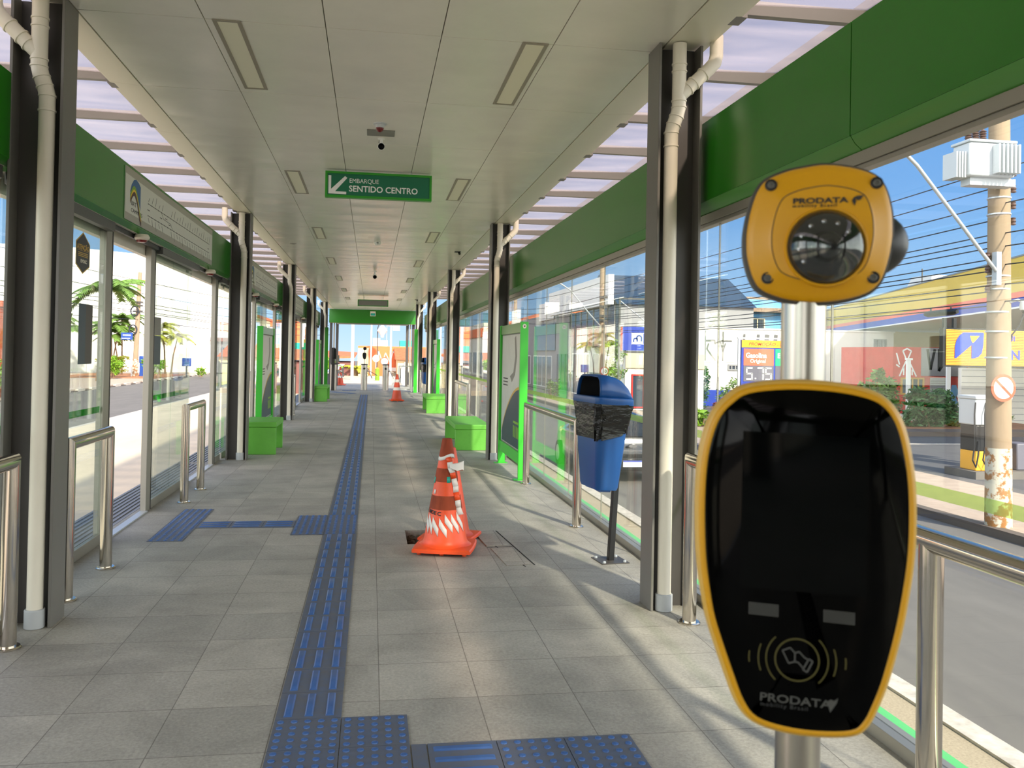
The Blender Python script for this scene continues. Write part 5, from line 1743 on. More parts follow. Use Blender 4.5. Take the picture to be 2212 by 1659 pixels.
for k, (x, y, z, r_) in enumerate(((.28, 50, 1.05, .21), (.72, 46, .92, .24))):
    t = thing('round_road_sign', ['round white road sign beyond the exit, left of two', 'round white road sign with red rim beyond the exit, right of two'][k], 'road sign', (x, y, -.9))
    mb = MB(); mb.cyl((x, y, -.9), (x, y, z), .03, seg=8); mb.build('post', 'galv', t)
    A = FR((x, y - .04, z), (1, 0, 0), (0, 0, 1))
    mb = MB(); mb.lathe([(r_, 0), (r_, .02), (0, .02)], seg=20, axis=A); d_ = mb.build('disc', 'sign_red' if k else 'white', t)
    mb = MB(); mb.lathe([(r_ * .78, .021), (r_ * .78, .026), (0, .026)], seg=20, axis=A); mb.build('disc_face', 'white', d_)
t = thing('green_bollard', 'bright yellow-green marker post beyond the turnstiles', 'post', (.33, 44, -.9))
mb = MB(); mb.cyl((.33, 44, -.9), (.33, 44, .55), .11, seg=12); mb.build('shaft', 'leaf_bright', t)
mb = MB(); mb.cyl((.33, 44, .55), (.33, 44, .62), .10, .03, 12); mb.build('cap', 'sign_yellow', t)
t = thing('traffic_lamp', 'old style lamp standard with white globe beyond the exit', 'lamp', (.68, 58, G))
mb = MB(); mb.tube([(.4, 58, G), (.4, 58, 3.1), (.5, 58, 3.4), (.66, 58, 3.4)], .035, 8, miter=False); mb.build('post', 'steel_dark', t)
mb = MB(); mb.lathe([(.05, 3.35), (.32, 3.0), (.36, 2.9), (.12, 2.6), (.1, 2.45)], (.72, 58, 0), 14); mb.build('lantern', 'white', t)
t = thing('white_board', 'white advertising boards on the roof of the orange building', 'board', (.7, 61, 1.87))
mb = MB(); mb.box(.1, .62, 61, 61.1, 1.87, 2.45); mb.build('panel', 'white', t)
mb = MB(); mb.box(.66, 1.15, 61.2, 61.3, 1.87, 2.3); mb.build('panel', 'white', t)
t = thing('white_road_board', 'small white board hanging high to the right in the exit view', 'board', (1.75, 62, G))
mb = MB(); mb.box(1.55, 2.05, 62, 62.06, 3.05, 3.45); mb.build('panel', 'white', t)
mb = MB(); mb.tube([(1.1, 62, G), (1.1, 62, 3.4), (1.6, 62, 3.35)], .035, 8, miter=False); mb.build('post', 'galv', t)
wires([((-14.15, 93.9, 5.2 + .6 * k), (9.5, 55, 3.3 + .42 * k)) for k in range(4)], 'thin overhead cable crossing the sky in the exit view', 'exit cables', .2, .012)

# ================================================================== RIGHT SIDE OF THE STREET
# ---- car
def car():
    t = thing('car', 'black hatchback seen from behind on the right road, past the blue bin', 'car', (5.35, 18.4, G))
    y0, x0, z0 = 16.6, 5.35, G
    # cross sections along the length: (y, half width low, half width high, z sill, z belt, z roof, half roof)
    secs = [(0.0, .72, .74, .42, .62, .66, .70), (.05, .80, .80, .28, .86, .92, .62), (.30, .84, .82, .22, .92, 1.22, .56), (.62, .85, .82, .20, .94, 1.36, .54), (1.4, .85, .82, .20, .94, 1.40, .55),
            (2.1, .85, .81, .20, .92, 1.36, .54), (2.75, .84, .80, .20, .90, 1.00, .62), (3.4, .82, .76, .22, .82, .86, .66), (3.8, .74, .68, .30, .66, .70, .58)]
    rings = []
    for y, wl, wh, zs, zb, zr, wr in secs:
        half = [(wl * .92, zs), (wl, zs + .12), (wh + .01, zb - .06), (wh - .02, zb), (wr + .06, (zb + zr) / 2 + .04), (wr, zr - .03), (wr * .7, zr)]
        rings.append([(x0 + x, y0 + y, z0 + z) for x, z in half] + [(x0 - x, y0 + y, z0 + z) for x, z in reversed(half)])
    mb = MB(); mb.rings(rings); body = mb.build('body', 'car', t, smooth=55)
    mb = MB(); mb.rings([[(x0 + sx * .50, y0 + .085, z0 + .95) for sx in (1, -1)] + [(x0 - .45, y0 + .30, z0 + 1.22), (x0 + .45, y0 + .30, z0 + 1.22)], [(x0 + sx * .52, y0 + .03, z0 + .97) for sx in (1, -1)] + [(x0 - .47, y0 + .27, z0 + 1.25), (x0 + .47, y0 + .27, z0 + 1.25)]]); mb.build('rear_window', 'car_glass', t)
    for sx in (-1, 1):
        mb = MB(); mb.rings([[(x0 + sx * .80, y0 + .7, z0 + .96), (x0 + sx * .80, y0 + 2.3, z0 + .94), (x0 + sx * .61, y0 + 2.0, z0 + 1.28), (x0 + sx * .60, y0 + .8, z0 + 1.30)], [(x0 + sx * .825, y0 + .7, z0 + .96), (x0 + sx * .825, y0 + 2.3, z0 + .94), (x0 + sx * .63, y0 + 2.0, z0 + 1.28), (x0 + sx * .62, y0 + .8, z0 + 1.30)]])
        mb.build('side_window', 'car_glass', t)
        mb = MB(); mb.box(x0 + sx * .70 - .085, x0 + sx * .70 + .085, y0 - .03, y0 + .12, z0 + .62, z0 + .90); mb.build('tail_lamp', 'tail', t, .02)
        for yy in (.62, 3.02):
            A = FR((x0 + sx * .76, y0 + yy, z0 + .29), (0, 1, 0), (0, 0, 1))
            mb = MB(); mb.lathe([(.12, -.1), (.29, -.1), (.29, .10), (.12, .1)], seg=24, axis=A); w = mb.build('tyre', 'rubber', t)
            mb = MB(); mb.lathe([(.19, -.105), (.19, .105)], seg=20, axis=A); mb.build('rim', 'galv', w)
    mb = MB(); mb.box(x0 - .80, x0 + .80, y0 - .10, y0 + .06, z0 + .26, z0 + .50); mb.build('bumper', 'car', t, .04)
    mb = MB(); mb.box(x0 - .2, x0 + .2, y0 - .115, y0 - .105, z0 + .35, z0 + .48); pl = mb.build('number_plate', 'white', t)
    mb = MB(); mb.box(x0 - .2, x0 + .2, y0 - .118, y0 - .116, z0 + .455, z0 + .48); mb.build('plate_band', 'station_blue', pl)
    mb = MB(); mb.box(x0 - .5, x0 + .5, y0 - .06, y0 - .045, z0 + .66, z0 + .69); mb.build('chrome_strip', 'chrome', t)
    A = FR((x0, y0 - .06, z0 + .78), (1, 0, 0), (0, 0, 1))
    mb = MB(A); mb.rings([[(.09 * math.cos(q * PI / 10), .036 * math.sin(q * PI / 10), z) for q in range(20)] for z in (0, .07)]); mb.build('badge', 'chrome', t)
car()

# ---- concrete pole with transformer and street lamp
t = thing('utility_pole', 'thick concrete utility pole with peeling paint at the right of the picture', 'utility pole', (9.56, 11.5, G + .12))
mb = MB(); mb.cyl((9.56, 11.5, G + .12), (9.47, 11.5, 8.2), .185, .125, 24); mb.build('shaft', 'pole', t)
mb = MB(); mb.cyl((9.56, 11.5, G + .12), (9.55, 11.5, .12), .1875, .181, 24); mb.build('painted_lower_part', 'pole_paint', t)
for z in (4.62, 3.95, 3.7, 2.75, 2.55, 2.2, 1.9, 1.5):
    mb = MB(); mb.lathe([(.157 + .006 * (4 - z) / 2, z - .015), (.165 + .006 * (4 - z) / 2, z - .01), (.165 + .006 * (4 - z) / 2, z + .01), (.157 + .006 * (4 - z) / 2, z + .015)], (9.51, 11.5, 0), 20); mb.build('strap', 'galv', t)
for k, z in enumerate((4.35, 4.1, 3.85, 3.6, 3.05, 2.85, 2.55)):
    mb = MB(); mb.lathe([(.02, -.06), (.045, -.05), (.03, -.02), (.045, 0), (.03, .03), (.04, .05), (.02, .06)], ((9.72 if k < 4 else 9.30), 11.46, z), 10); mb.build('insulator', 'insul', t)
t = thing('transformer', 'white pole transformer with three bushings high on the right utility pole', 'transformer', (9.0, 11.2, 4.05))
mb = MB(); mb.box(8.62, 9.36, 11.0, 11.38, 4.16, 4.66); mb.build('tank', 'trafo', t, .03)
mb = MB(); mb.box(8.60, 9.38, 10.98, 11.40, 4.66, 4.70); mb.build('lid', 'trafo', t, .01)
for q in range(6):
    mb = MB(); mb.box(8.98 + .065 * q, 9.01 + .065 * q, 10.86, 11.0, 4.19, 4.62); mb.build('fin', 'trafo', t, .01)
for q in range(4):
    mb = MB(); mb.box(8.44 + .045 * q, 8.46 + .045 * q, 11.05, 11.35, 4.14, 4.52); mb.build('side_fin', 'trafo', t)
for q in range(3):
    mb = MB(); mb.lathe([(.03, 0)] + [(r_, h) for k in range(5) for r_, h in ((.03, .02 + .035 * k), (.055, .03 + .035 * k))] + [(.02, .2), (.012, .25)], (8.74 + .12 * q, 11.2, 4.70), 14); mb.build('bushing', 'insul', t)
mb = MB(); mb.box(8.7, 9.45, 11.1, 11.3, 4.05, 4.16); mb.build('support_beam', 'trafo', t)
mb = MB(); mb.box(9.36, 9.50, 11.3, 11.45, 4.2, 4.5); mb.build('pole_bracket', 'galv', t)
for q in range(3):
    mb = MB(); mb.tube([(8.74 + .12 * q, 11.2, 4.95), (8.70 + .14 * q, 11.2, 5.2), (8.9 + .2 * q, 11.3, 5.6), (9.3, 11.4, 6.0)], .006, 5, miter=False); mb.build('lead_wire', 'wire', t)
t = thing('street_lamp', 'white street lamp on a long slanting arm fixed to the right utility pole', 'street lamp', (9.4, 11.3, 3.0))
mb = MB(); mb.tube([(9.40, 11.34, 2.75), (9.05, 11.28, 3.08), (8.30, 11.12, 3.78), (7.80, 11.04, 4.27), (7.62, 11.01, 4.40), (7.45, 11.0, 4.46), (7.30, 11.0, 4.475)], .028, 12, miter=False); mb.build('arm', 'galv', t)
mb = MB(); mb.rings([[(x, 11.0 + y, z) for y, z in ((-.05 * k, 4.455), (-.03 * k, 4.49), (.03 * k, 4.49), (.05 * k, 4.455))] for x, k in ((7.40, .8), (7.28, 1.6), (7.14, 1.3), (7.08, .4))]); mb.build('lamp_head', 'white', t)
mb = MB(); mb.box(9.32, 9.40, 11.30, 11.40, 2.6, 3.1); mb.build('clamp', 'galv', t)
t = thing('prohibition_sign', 'round faded red no-turn sign with a diagonal bar on the right utility pole', 'road sign', (9.38, 11.2, .82))
A = FR((9.385, 11.22, 1.045), (1, 0, 0), (0, 0, 1))
mb = MB(); mb.lathe([(.205, 0), (.205, .006), (0, .006)], seg=40, axis=A); d_ = mb.build('disc', 'sign_red', t)
mb = MB(); mb.lathe([(.165, .0062), (.165, .008), (0, .008)], seg=40, axis=A); mb.build('white_field', 'faded_pink', d_)
mb = MB(A); line2(mb, [(-.13, .12), (.13, -.12)], .018, .008, .010); mb.build('bar', 'sign_red', d_)
mb = MB(); mb.box(9.36, 9.41, 11.229, 11.40, 1.02, 1.07); mb.build('clamp', 'galv', t)
t = thing('pole_camera', 'grey dome camera hanging from the right side of the right utility pole', 'camera', (9.75, 11.3, 2.2))
mb = MB(); mb.tube([(9.60, 11.36, 2.35), (9.68, 11.3, 2.38), (9.75, 11.25, 2.34)], .02, 8, miter=False); mb.build('bracket', 'galv', t)
mb = MB(); mb.lathe([(.02, .12), (.06, .11), (.075, .04), (.07, -.02), (.055, -.03)], (9.76, 11.25, 2.25), 18); mb.build('hood', 'trafo', t)
mb = MB(); mb.sphere((9.76, 11.25, 2.22), .052, .052, .05, 16, -90, 0, 6); mb.build('dome', 'black', t)
mb = MB(); mb.tube([(9.74, 11.25, 2.17), (9.72, 11.3, 2.0), (9.64, 11.36, 1.85), (9.62, 11.38, 1.7)], .012, 6, miter=False); mb.build('cable', 'wire', t)
# cables along the street; away from the camera to the second pole, and toward it
hz = [4.40, 4.12, 3.86, 3.62, 3.40, 3.30, 3.20, 3.02, 2.92, 2.84, 2.62, 2.52, 2.36, 2.30]
wires([((9.45, 11.45, z), (9.75, 34.6, z + .15)) for z in hz], 'dark overhead cable stretched between the two right utility poles', 'right street cables', .12, .010)
wires([((9.50, 11.45, z), (9.7 + .1 * (k % 3), -12, z + .2)) for k, z in enumerate(hz[::2])], 'dark overhead cable running from the right utility pole toward the camera', 'right street cables near', .15, .010)
t = thing('cable_closure', 'black cable splice box hanging on the cables left of the right utility pole', 'splice box', (9.40, 12.6, 2.2))
mb = MB(); mb.tube([(9.44, 13.1, 2.235), (9.44, 13.0, 2.235), (9.44, 12.4, 2.245), (9.44, 12.3, 2.245)], [.03, .055, .055, .03], 14, miter=False); mb.build('housing', 'black', t)
for y in (12.45, 12.95):
    mb = MB(); mb.cyl((9.44, y, 2.29), (9.44, y, 2.33), .015, seg=8); mb.build('hanger', 'steel_dark', t)

# ---- fuel station
t = thing('station_canopy', 'fuel station canopy with yellow fascia and orange and blue stripes', 'canopy', (30, 40, 3.3))
c0, c1_, c2_, c3_ = Vector((19.0, 17.6, 0)), Vector((34.7, 62.6, 0)), Vector((62, 62.6, 0)), Vector((56, 17.6, 0))
mb = MB(); mb.rings([[(c.x, c.y, z) for c in (c0, c1_, c2_, c3_)] for z in (3.30, 3.34)]); mb.build('soffit', 'soffit', t)
mb = MB(); mb.rings([[(c.x, c.y, z) for c in (c0, c1_, c2_, c3_)] for z in (3.341, 5.03)]); mb.build('roof_box', 'station_yellow', t)
du = (c1_ - c0).normalized()
FC = FR((c1_.x, c1_.y, 0), -du, (0, 0, 1))
Lc = (c1_ - c0).length
for z0_, z1_, m_, nm in ((3.30, 3.36, 'white', 'white_edge'), (3.361, 3.66, 'station_blue', 'blue_stripe'), (3.661, 3.86, 'station_orange', 'orange_stripe'), (3.861, 5.03, 'station_yellow', 'yellow_fascia')):
    mb = MB(FC); mb.box(0, Lc, z0_, z1_, .001, .05); mb.build(nm, m_, t)
mb = MB(FC); mb.box(0, Lc, 5.031, 5.09, -.02, .07); mb.build('top_trim', 'alu', t)
for x, y in ((32.5, 43.0), (45, 30), (47, 52)):
    mb = MB(); mb.box(x - .25, x + .25, y - .25, y + .25, G + .09, 3.3); mb.build('canopy_post', 'white', t)
t = thing('roof_equipment', 'white box and thin mast on top of the fuel station canopy', 'equipment', (28.6, 40, 5.1))
mb = MB(); mb.rings([[(27.6, 38, 5.05), (29.6, 38, 5.05), (29.6, 40, 5.05), (27.6, 40, 5.05)], [(27.9, 38.2, 5.85), (29.4, 38.2, 5.85), (29.4, 39.8, 5.85), (27.9, 39.8, 5.85)]]); mb.build('cabinet', 'trafo', t)
mb = MB(); mb.box(29.8, 31.6, 38, 39, 5.05, 5.6); mb.build('low_cabinet', 'trafo', t)
mb = MB(); mb.cyl((27.2, 38, 5.05), (27.2, 38, 6.1), .03, seg=8); mb.build('mast', 'steel_dark', t)

t = thing('oil_change_sign', 'yellow ribbed fuel station sign with a blue emblem behind the right utility pole', 'sign', (13.9, 17, 1.3))
mb = MB(); mb.box(12.70, 16.2, 17.0, 17.12, 1.32, 2.20); mb.build('frame', 'black', t)
FY = FR((12.77, 16.995, 1.36), (1, 0, 0), (0, 0, 1))
mb = MB(FY); mb.box(0, 3.4, 0, .80, 0, .012); bd = mb.build('panel', 'sign_yellow', t)
mb = MB(FY)
for q in range(22):
    mb.box(0, 3.4, .012 + .036 * q, .022 + .036 * q, .012, .02)
mb.build('rib', 'orange', bd)
k_ = .80 / 415.0
lg = [(x_, y_) for x_, y_ in ((1455, 1105), (1458, 960), (1478, 890), (1515, 835), (1565, 800), (1820, 798), (1830, 810), (1822, 960), (1805, 1040), (1760, 1085), (1690, 1105), (1672, 1100), (1672, 950), (1655, 960), (1480, 1100))]
mb = MB(FY); mb.prism([((x_ - 1350) * k_, (1185 - y_) * k_) for x_, y_ in lg], .018, .024); em = mb.build('emblem', 'station_blue', bd)
mb = MB(FY); mb.prism([((x_ - 1350) * k_, (1185 - y_) * k_) for x_, y_ in ((1648, 838), (1772, 838), (1700, 915), (1683, 920), (1672, 905))], .024, .028); mb.build('emblem_notch', 'sign_yellow', em)
text('AQUI', FY @ Matrix.Translation((1.29, .57, .021)), .16, 'station_blue', bd, bold=.02, sx=1.1)
text('DIN', FY @ Matrix.Translation((1.27, .15, .021)), .30, 'station_blue', bd, bold=.025, sx=1.1)
for x in (12.78, 13.02, 15.9):
    mb = MB(); mb.box(x - .035, x + .035, 17.03, 17.1, 2.2, 2.42); mb.build('hanger', 'black', t)
mb = MB(); mb.box(15.6, 15.75, 17.13, 17.28, G + .09, 2.2); mb.build('post', 'steel_dark', t)

t = thing('price_board', 'fuel price board reading Gasolina Original 5.75 under a promotion banner', 'sign', (13.9, 28, G + .09))
PX, PZ = 13.09, 1.81
mb = MB(); mb.box(12.92, 12.99, 28.0, 28.07, G + .09, 2.14); mb.build('post', 'galv', t)
mb = MB(); mb.box(15.62, 15.69, 28.0, 28.07, G + .09, 2.14); mb.build('post', 'galv', t)
mb = MB(); mb.box(12.9, 15.7, 28.0, 28.07, 2.14, 2.19); mb.build('top_bar', 'galv', t)
FP = FR((PX, 27.99, 0), (1, 0, 0), (0, 0, 1))
mb = MB(FP); mb.box(-.05, 2.5, -.9, 2.1, -.1, 0); bd = mb.build('back_panel', 'station_blue', t)
mb = MB(FP); mb.box(-.05, 2.5, 1.83, 2.09, .001, .012); bn = mb.build('banner', 'sign_yellow', bd)
text('PROMOÇÃO - D', FP @ Matrix.Translation((.20, 1.905, .013)), .155, 'orange_dark', bn, bold=.02, sx=1.15, shear=.25)
for a, m_, w1, w2, pr in ((.03, 'station_orange', 'Gasolina', 'Original', '5.75'), (1.23, 'price_green', 'E', '', '')):
    mb = MB(FP); mb.box(a, a + 1.14, 1.19, 1.79, .001, .01); pn = mb.build('fuel_panel', m_, bd)
    text(w1, FP @ Matrix.Translation((a + .075, 1.47, .011)), .245, 'white', pn, bold=.03, sx=.93)
    if w2:
        text(w2, FP @ Matrix.Translation((a + .24, 1.29, .011)), .185, 'white', pn, bold=.012)
    mb = MB(FP); mb.box(a, a + 1.14, .62, 1.185, .001, .01); dg = mb.build('price_display', 'price_grey', bd)
    if pr:
        seg = {'5': 'afgcd', '7': 'abc', '.': '.'}
        mb = MB(FP)
        x = a + .12
        for ch in pr:
            w_, h_ = .20, .40
            z0_ = .70
            if ch == '.':
                mb.prism([(x + .03 + .028 * math.cos(q * PI / 5), z0_ + .03 + .028 * math.sin(q * PI / 5)) for q in range(10)], .011, .016)
                x += .12
                continue
            S_ = {'a': [(x, z0_ + h_), (x + w_, z0_ + h_)], 'f': [(x, z0_ + h_), (x, z0_ + h_ / 2)], 'g': [(x, z0_ + h_ / 2), (x + w_, z0_ + h_ / 2)], 'c': [(x + w_, z0_ + h_ / 2), (x + w_, z0_)], 'd': [(x, z0_), (x + w_, z0_)], 'b': [(x + w_, z0_ + h_), (x + w_, z0_ + h_ / 2)]}
            for s_ in seg[ch]:
                a_, b_ = Vector(S_[s_][0]), Vector(S_[s_][1])
                d_ = (b_ - a_).normalized() * .015
                line2(mb, [a_ - d_, b_ + d_], .026, .011, .016)
            x += .30
        mb.build('digits', 'white', dg)

slab('pump_island', 13.0, 17.0, 16.3, 17.3, G + .09, G + .25, 'asphalt', 'low concrete island of the fuel pump', 'island')
t = thing('fuel_pump', 'grey and yellow fuel pump with black hoses behind the right utility pole', 'fuel pump', (13.5, 16.75, G + .25))
mb = MB(); mb.box(13.15, 13.95, 16.5, 17.0, G + .25, -.52); mb.build('lower_cabinet', 'sign_yellow', t, .02)
mb = MB(); mb.box(13.15, 13.95, 16.5, 17.0, -.519, .05); mb.build('middle_cabinet', 'black', t, .02)
mb = MB(); mb.box(13.12, 13.98, 16.47, 17.03, .051, .62); mb.build('upper_cabinet', 'trafo', t, .03)
mb = MB(); mb.box(13.10, 14.0, 16.45, 17.05, .621, .70); mb.build('top', 'trafo', t, .02)
for k, x in enumerate((13.10, 13.35, 13.55, 13.75)):
    mb = MB(); mb.tube([(x, 16.46, .55), (x - .07, 16.40, .3), (x - .06, 16.40, -.4), (x - .12, 16.38, -.7), (x - .02, 16.40, -.86), (x + .06, 16.44, -.6), (x + .10, 16.48, -.3)], .016, 6, miter=False); mb.build('hose', 'black', t)
t = thing('fuel_pump_column', 'grey fuel station column with blue bins at the right edge of the picture', 'column', (15.2, 16.9, G + .25))
mb = MB(); mb.box(14.95, 15.45, 16.6, 17.1, G + .25, 1.31); mb.build('post', 'trafo', t)
mb = MB(); mb.box(14.2, 14.6, 16.55, 17.0, G + .25, -.35); mb.build('bin', 'price_grey', t, .03)

# ---- white wall with graffiti, blue house, red house
t = house('white_wall', 'white wall with grey sprayed letters behind the fuel price board', 16.0, 28.4, 42, 42.4, G, 3.0, 'wall_white', cat='wall')
FWW = FR((16.0, 42, G), (1, 0, 0), (0, 0, 1))
mb = MB(FWW); mb.box(0, 5.0, 0, .95, .001, .02); mb.build('blue_skirting', 'station_blue', t)
mb = MB(FWW); mb.box(.4, 3.22, 2.42, 4.14, .001, .025); mb.box(.46, 3.16, 2.48, 4.08, .0, .026)
mb.build('raised_panel', 'wall_white', t)
mb = MB(FWW)
line2(mb, [(1.52, 2.48), (1.52, 4.10)], .04, .03, .034)
line2(mb, [(1.54, 3.55), (2.05, 3.58), (2.03, 3.40), (2.38, 3.55), (3.0, 3.55)], .05, .03, .034)
line2(mb, [(1.70, 3.42), (1.60, 3.12), (2.10, 2.50)], .045, .03, .034)
line2(mb, [(2.50, 4.06), (2.50, 2.48)], .045, .03, .034)
line2(mb, [(2.36, 3.50), (2.50, 2.98), (2.64, 3.44)], .04, .03, .034)
for x, w_ in ((3.66, .06), (4.45, .08), (4.95, .12), (5.45, .10)):
    line2(mb, [(x, 3.45), (x + .05, 3.95)], w_, .03, .034)
mb.build('sprayed_letters', 'graffiti', t)
for x, z, w_, h_ in ((2.8, 2.0, .62, .32), (11.2, 3.2, .75, .65), (9.6, 2.0, .9, .55), (10.9, 2.45, .9, .6)):
    win(t, FWW, x, z, w_, h_, 'window_dark', 'wall_grey', 3)
mb = MB(FWW); mb.box(-.1, 12.45, 4.2, 4.28, -.42, .05); mb.build('coping', 'wall_white', t)
t = house('rear_wall', 'plain cream wall behind the red house under the canopy', 28.6, 46, 45, 45.4, G, 3.2, 'wall_cream', cat='wall')
t = house('blue_house', 'weathered light blue house with old tile roof above the white wall', 21.0, 31, 55, 63, G, 5.0, 'wall_blue')
FB = FR((21.0, 55, 0), (1, 0, 0), (0, 0, 1))
win(t, FB, 1.6, 3.45, 1.95, .95, 'window_dark', 'wall_cream', 4)
win(t, FB, 5.2, 3.35, 1.1, .95, 'window_dark', 'wall_cream', 2)
win(t, FB, 3.9, 3.5, .9, .9, 'window_dark', 'wall_grey', 1)
mb = MB(); mb.rings([[(20.5, 54.4, 5.0), (20.5, 54.4, 5.12), (20.5, 59, 5.95), (20.5, 59, 5.85)], [(31.5, 54.4, 5.0), (31.5, 54.4, 5.12), (31.5, 59, 5.95), (31.5, 59, 5.85)]]); mb.build('roof', 'wall_blue', t)
mb = MB(FB); mb.box(-.5, 10.5, 4.72, 5.0, .0, .7); mb.build('eaves', 'roof_old', t)
mb = MB(); mb.box(20.4, 31.6, 58.8, 59.4, 5.8, 6.1); mb.build('ridge', 'roof_old', t)
t = house('red_house', 'red house front covered in graffiti behind the bushes at the right', 22.3, 25.85, 33, 37, G, 2.07, 'wall_red')
FRd = FR((22.3, 33, G), (1, 0, 0), (0, 0, 1))
mb = MB(FRd); mb.box(1.32, 3.5, 2.03, 3.25, .001, .03); mb.build('grey_board', 'wall_grey', t)
mb = MB(FRd)
line2(mb, [(1.6, 3.2), (1.75, 2.3), (1.95, 3.2)], .06, .031, .036)
line2(mb, [(2.15, 3.2), (2.15, 2.25), (2.5, 2.75), (2.2, 3.15)], .06, .031, .036)
mb.build('black_letters', 'ink', t)
mb = MB(FRd)
for q in (((.15, 3.0), (.30, 2.5)), ((.15, 2.5), (.3, 2.4)), ((.45, 3.1), (.65, 2.65), (.85, 3.1), (.65, 3.2), (.45, 3.1)), ((.6, 2.65), (.3, 2.0)), ((.75, 2.65), (1.1, 2.0)), ((.5, 2.4), (.5, 2.05)), ((.7, 2.4), (.7, 2.05)), ((.9, 2.3), (.9, 2.05))):
    line2(mb, list(q), .03, .002, .012)
mb.build('white_spray', 'white', t)
mb = MB(FRd); mb.box(1.75, 2.70, .45, 1.95, .002, .03); sh = mb.build('roller_shutter', 'galv', t)
mb = MB(FRd)
for q in range(14):
    mb.box(1.76, 2.69, .5 + .1 * q, .52 + .1 * q, .03, .04)
mb.build('shutter_slat', 'steel_grey', sh)
mb = MB(FRd)
for x, h_ in ((1.85, 1.15), (2.05, 1.3), (2.3, 1.35), (2.5, 1.2)):
    mb.prism([(x - .09, .5), (x + .09, .5), (x + .10, h_ - .1), (x + .04, h_), (x - .04, h_), (x - .10, h_ - .1)], .041, .046)
mb.build('pink_graffiti', 'pink_paint', sh)
mb = MB(FRd); mb.prism([(2.75, .55), (3.05, .5), (3.12, .85), (3.0, 1.1), (3.12, 1.35), (3.0, 1.65), (2.8, 1.65), (2.72, 1.3), (2.82, 1.08), (2.7, .85)], .002, .02); mb.build('blue_graffiti', 'wall_blue', t)
mb = MB(FRd); mb.prism([(3.1, 1.15), (3.25, .45), (3.5, .45), (3.5, 1.2), (3.3, .95)], .002, .018); mb.build('green_graffiti', 'green_edge', t)
for x, w_ in ((.35, 1.1), (3.1, .4)):
    win(t, FRd, x, 1.2, w_, .75, 'window_dark', 'wood', 4, 'barred_window')
t = thing('plank_wall', 'white plank wall and low fence right of the red house', 'wall', (25, 31.2, G))
mb = MB(); mb.box(24.25, 28.5, 31.3, 31.5, G, 1.22); mb.build('planks', 'wall_white', t)
mb = MB()
for q in range(9):
    mb.box(24.26, 28.5, 31.285, 31.3, G + .26 * q + .24, G + .26 * q + .26)
mb.build('plank_joint', 'wall_grey', t)
mb = MB(); mb.box(21.6, 24.2, 31.3, 31.5, G, -.72); mb.build('low_wall', 'wall_white', t)
for x in (21.8, 23.6):
    mb = MB(); mb.box(x - .08, x + .08, 31.2, 31.29, G, 1.5); mb.build('fence_post', 'white', t)
    mb = MB(); mb.box(x - .13, x + .13, 31.15, 31.295, 1.5, 1.58); mb.build('post_cap', 'white', t)
bush('bush', 'large loose green bush in front of the red house', 'bush', (20.9, 28.6, -.35), (1.25, .8, .95), 2600, .13, 'leaf_dark', 41)
bush('bush', 'tall airy light green bush right of the card reader', 'bush', (19.9, 30.4, .05), (1.2, .6, 1.2), 1800, .12, 'leaf', 42)
bush('bush', 'low yellowish bush by the low white wall at the right', 'bush', (22.2, 28.8, -.85), (.6, .5, .35), 500, .10, 'leaf_yellow', 43)
bush('bush', 'small dry bush in front of the plank wall at the right', 'bush', (24.1, 29.0, -.75), (.5, .4, .4), 400, .10, 'leaf', 44)
t = thing('cypress', 'dark twisted cypress in front of the white wall, beside the near right column', 'tree', (16.55, 40, G + .09))
rg_ = random.Random(51)
mb = MB()
for k, (x, z, r_) in enumerate(((16.35, -.75, .55), (16.5, -.35, .42), (16.55, .05, .42), (16.6, .45, .36), (16.55, .80, .30))):
    leaves(mb, 260, lambda g, x=x, z=z, r_=r_: Vector((x, 40, z)) + Vector((g.uniform(-1, 1), g.uniform(-1, 1), g.uniform(-1, 1))).normalized() * r_ * g.uniform(.6, 1), .09, rg_)
mb.build('foliage', 'leaf_dark', t, smooth=10)
mb = MB(); mb.tube([(16.5, 40, G + .09), (16.45, 40, -.3), (16.6, 40, .9)], [.07, .05, .02], 7); mb.build('trunk', 'bark', t)
bush('bush', 'thin light shrub beside the fuel price board', 'bush', (15.0, 33, -.1), (.65, .5, .75), 420, .10, 'leaf', 52)
bush('bush', 'reddish low plants at the foot of the white wall', 'bush', (17.6, 39.5, -.95), (.7, .4, .3), 260, .12, 'leaf_red', 53)
bush('bush', 'dark low shrub beside the cypress', 'bush', (15.9, 39.6, -.75), (.5, .4, .5), 300, .11, 'leaf_dark', 54)

# ---- buildings down the right road
def front(o_x, y0):
    """wall frame of a street front at x = o_x, read from its far end toward the near one"""
    return FR((o_x, y0, G), (0, -1, 0), (0, 0, 1))
t = house('glass_showroom', 'dark glass fronted grey showroom with a white band down the right road', 13.0, 20.5, 42.6, 58, G, 4.2, 'wall_grey')
F = front(13.0, 58)
mb = MB(F); mb.box(.2, 15.2, 5.4, 7.0, .3, .6); mb.build('sign_band', 'white', t)  # plain white band standing proud above the roof edge
mb = MB(F); mb.box(5.0, 15.3, 3.2, 5.35, .01, .2); mb.build('glass_front', 'window_dark', t)
mb = MB(F)
for q in range(8):
    mb.box(5.0 + q * 1.45, 5.08 + q * 1.45, 3.2, 5.35, .2, .24)
mb.build('mullion', 'alu', t)
win(t, F, .6, .2, 3.6, 2.6, 'window_dark', 'wall_grey', 3); win(t, F, 5.2, .2, 4.2, 2.6, 'window_dark', 'white', 3); win(t, F, 10.2, .2, 4.4, 2.6, 'window_dark', 'wall_grey', 3)
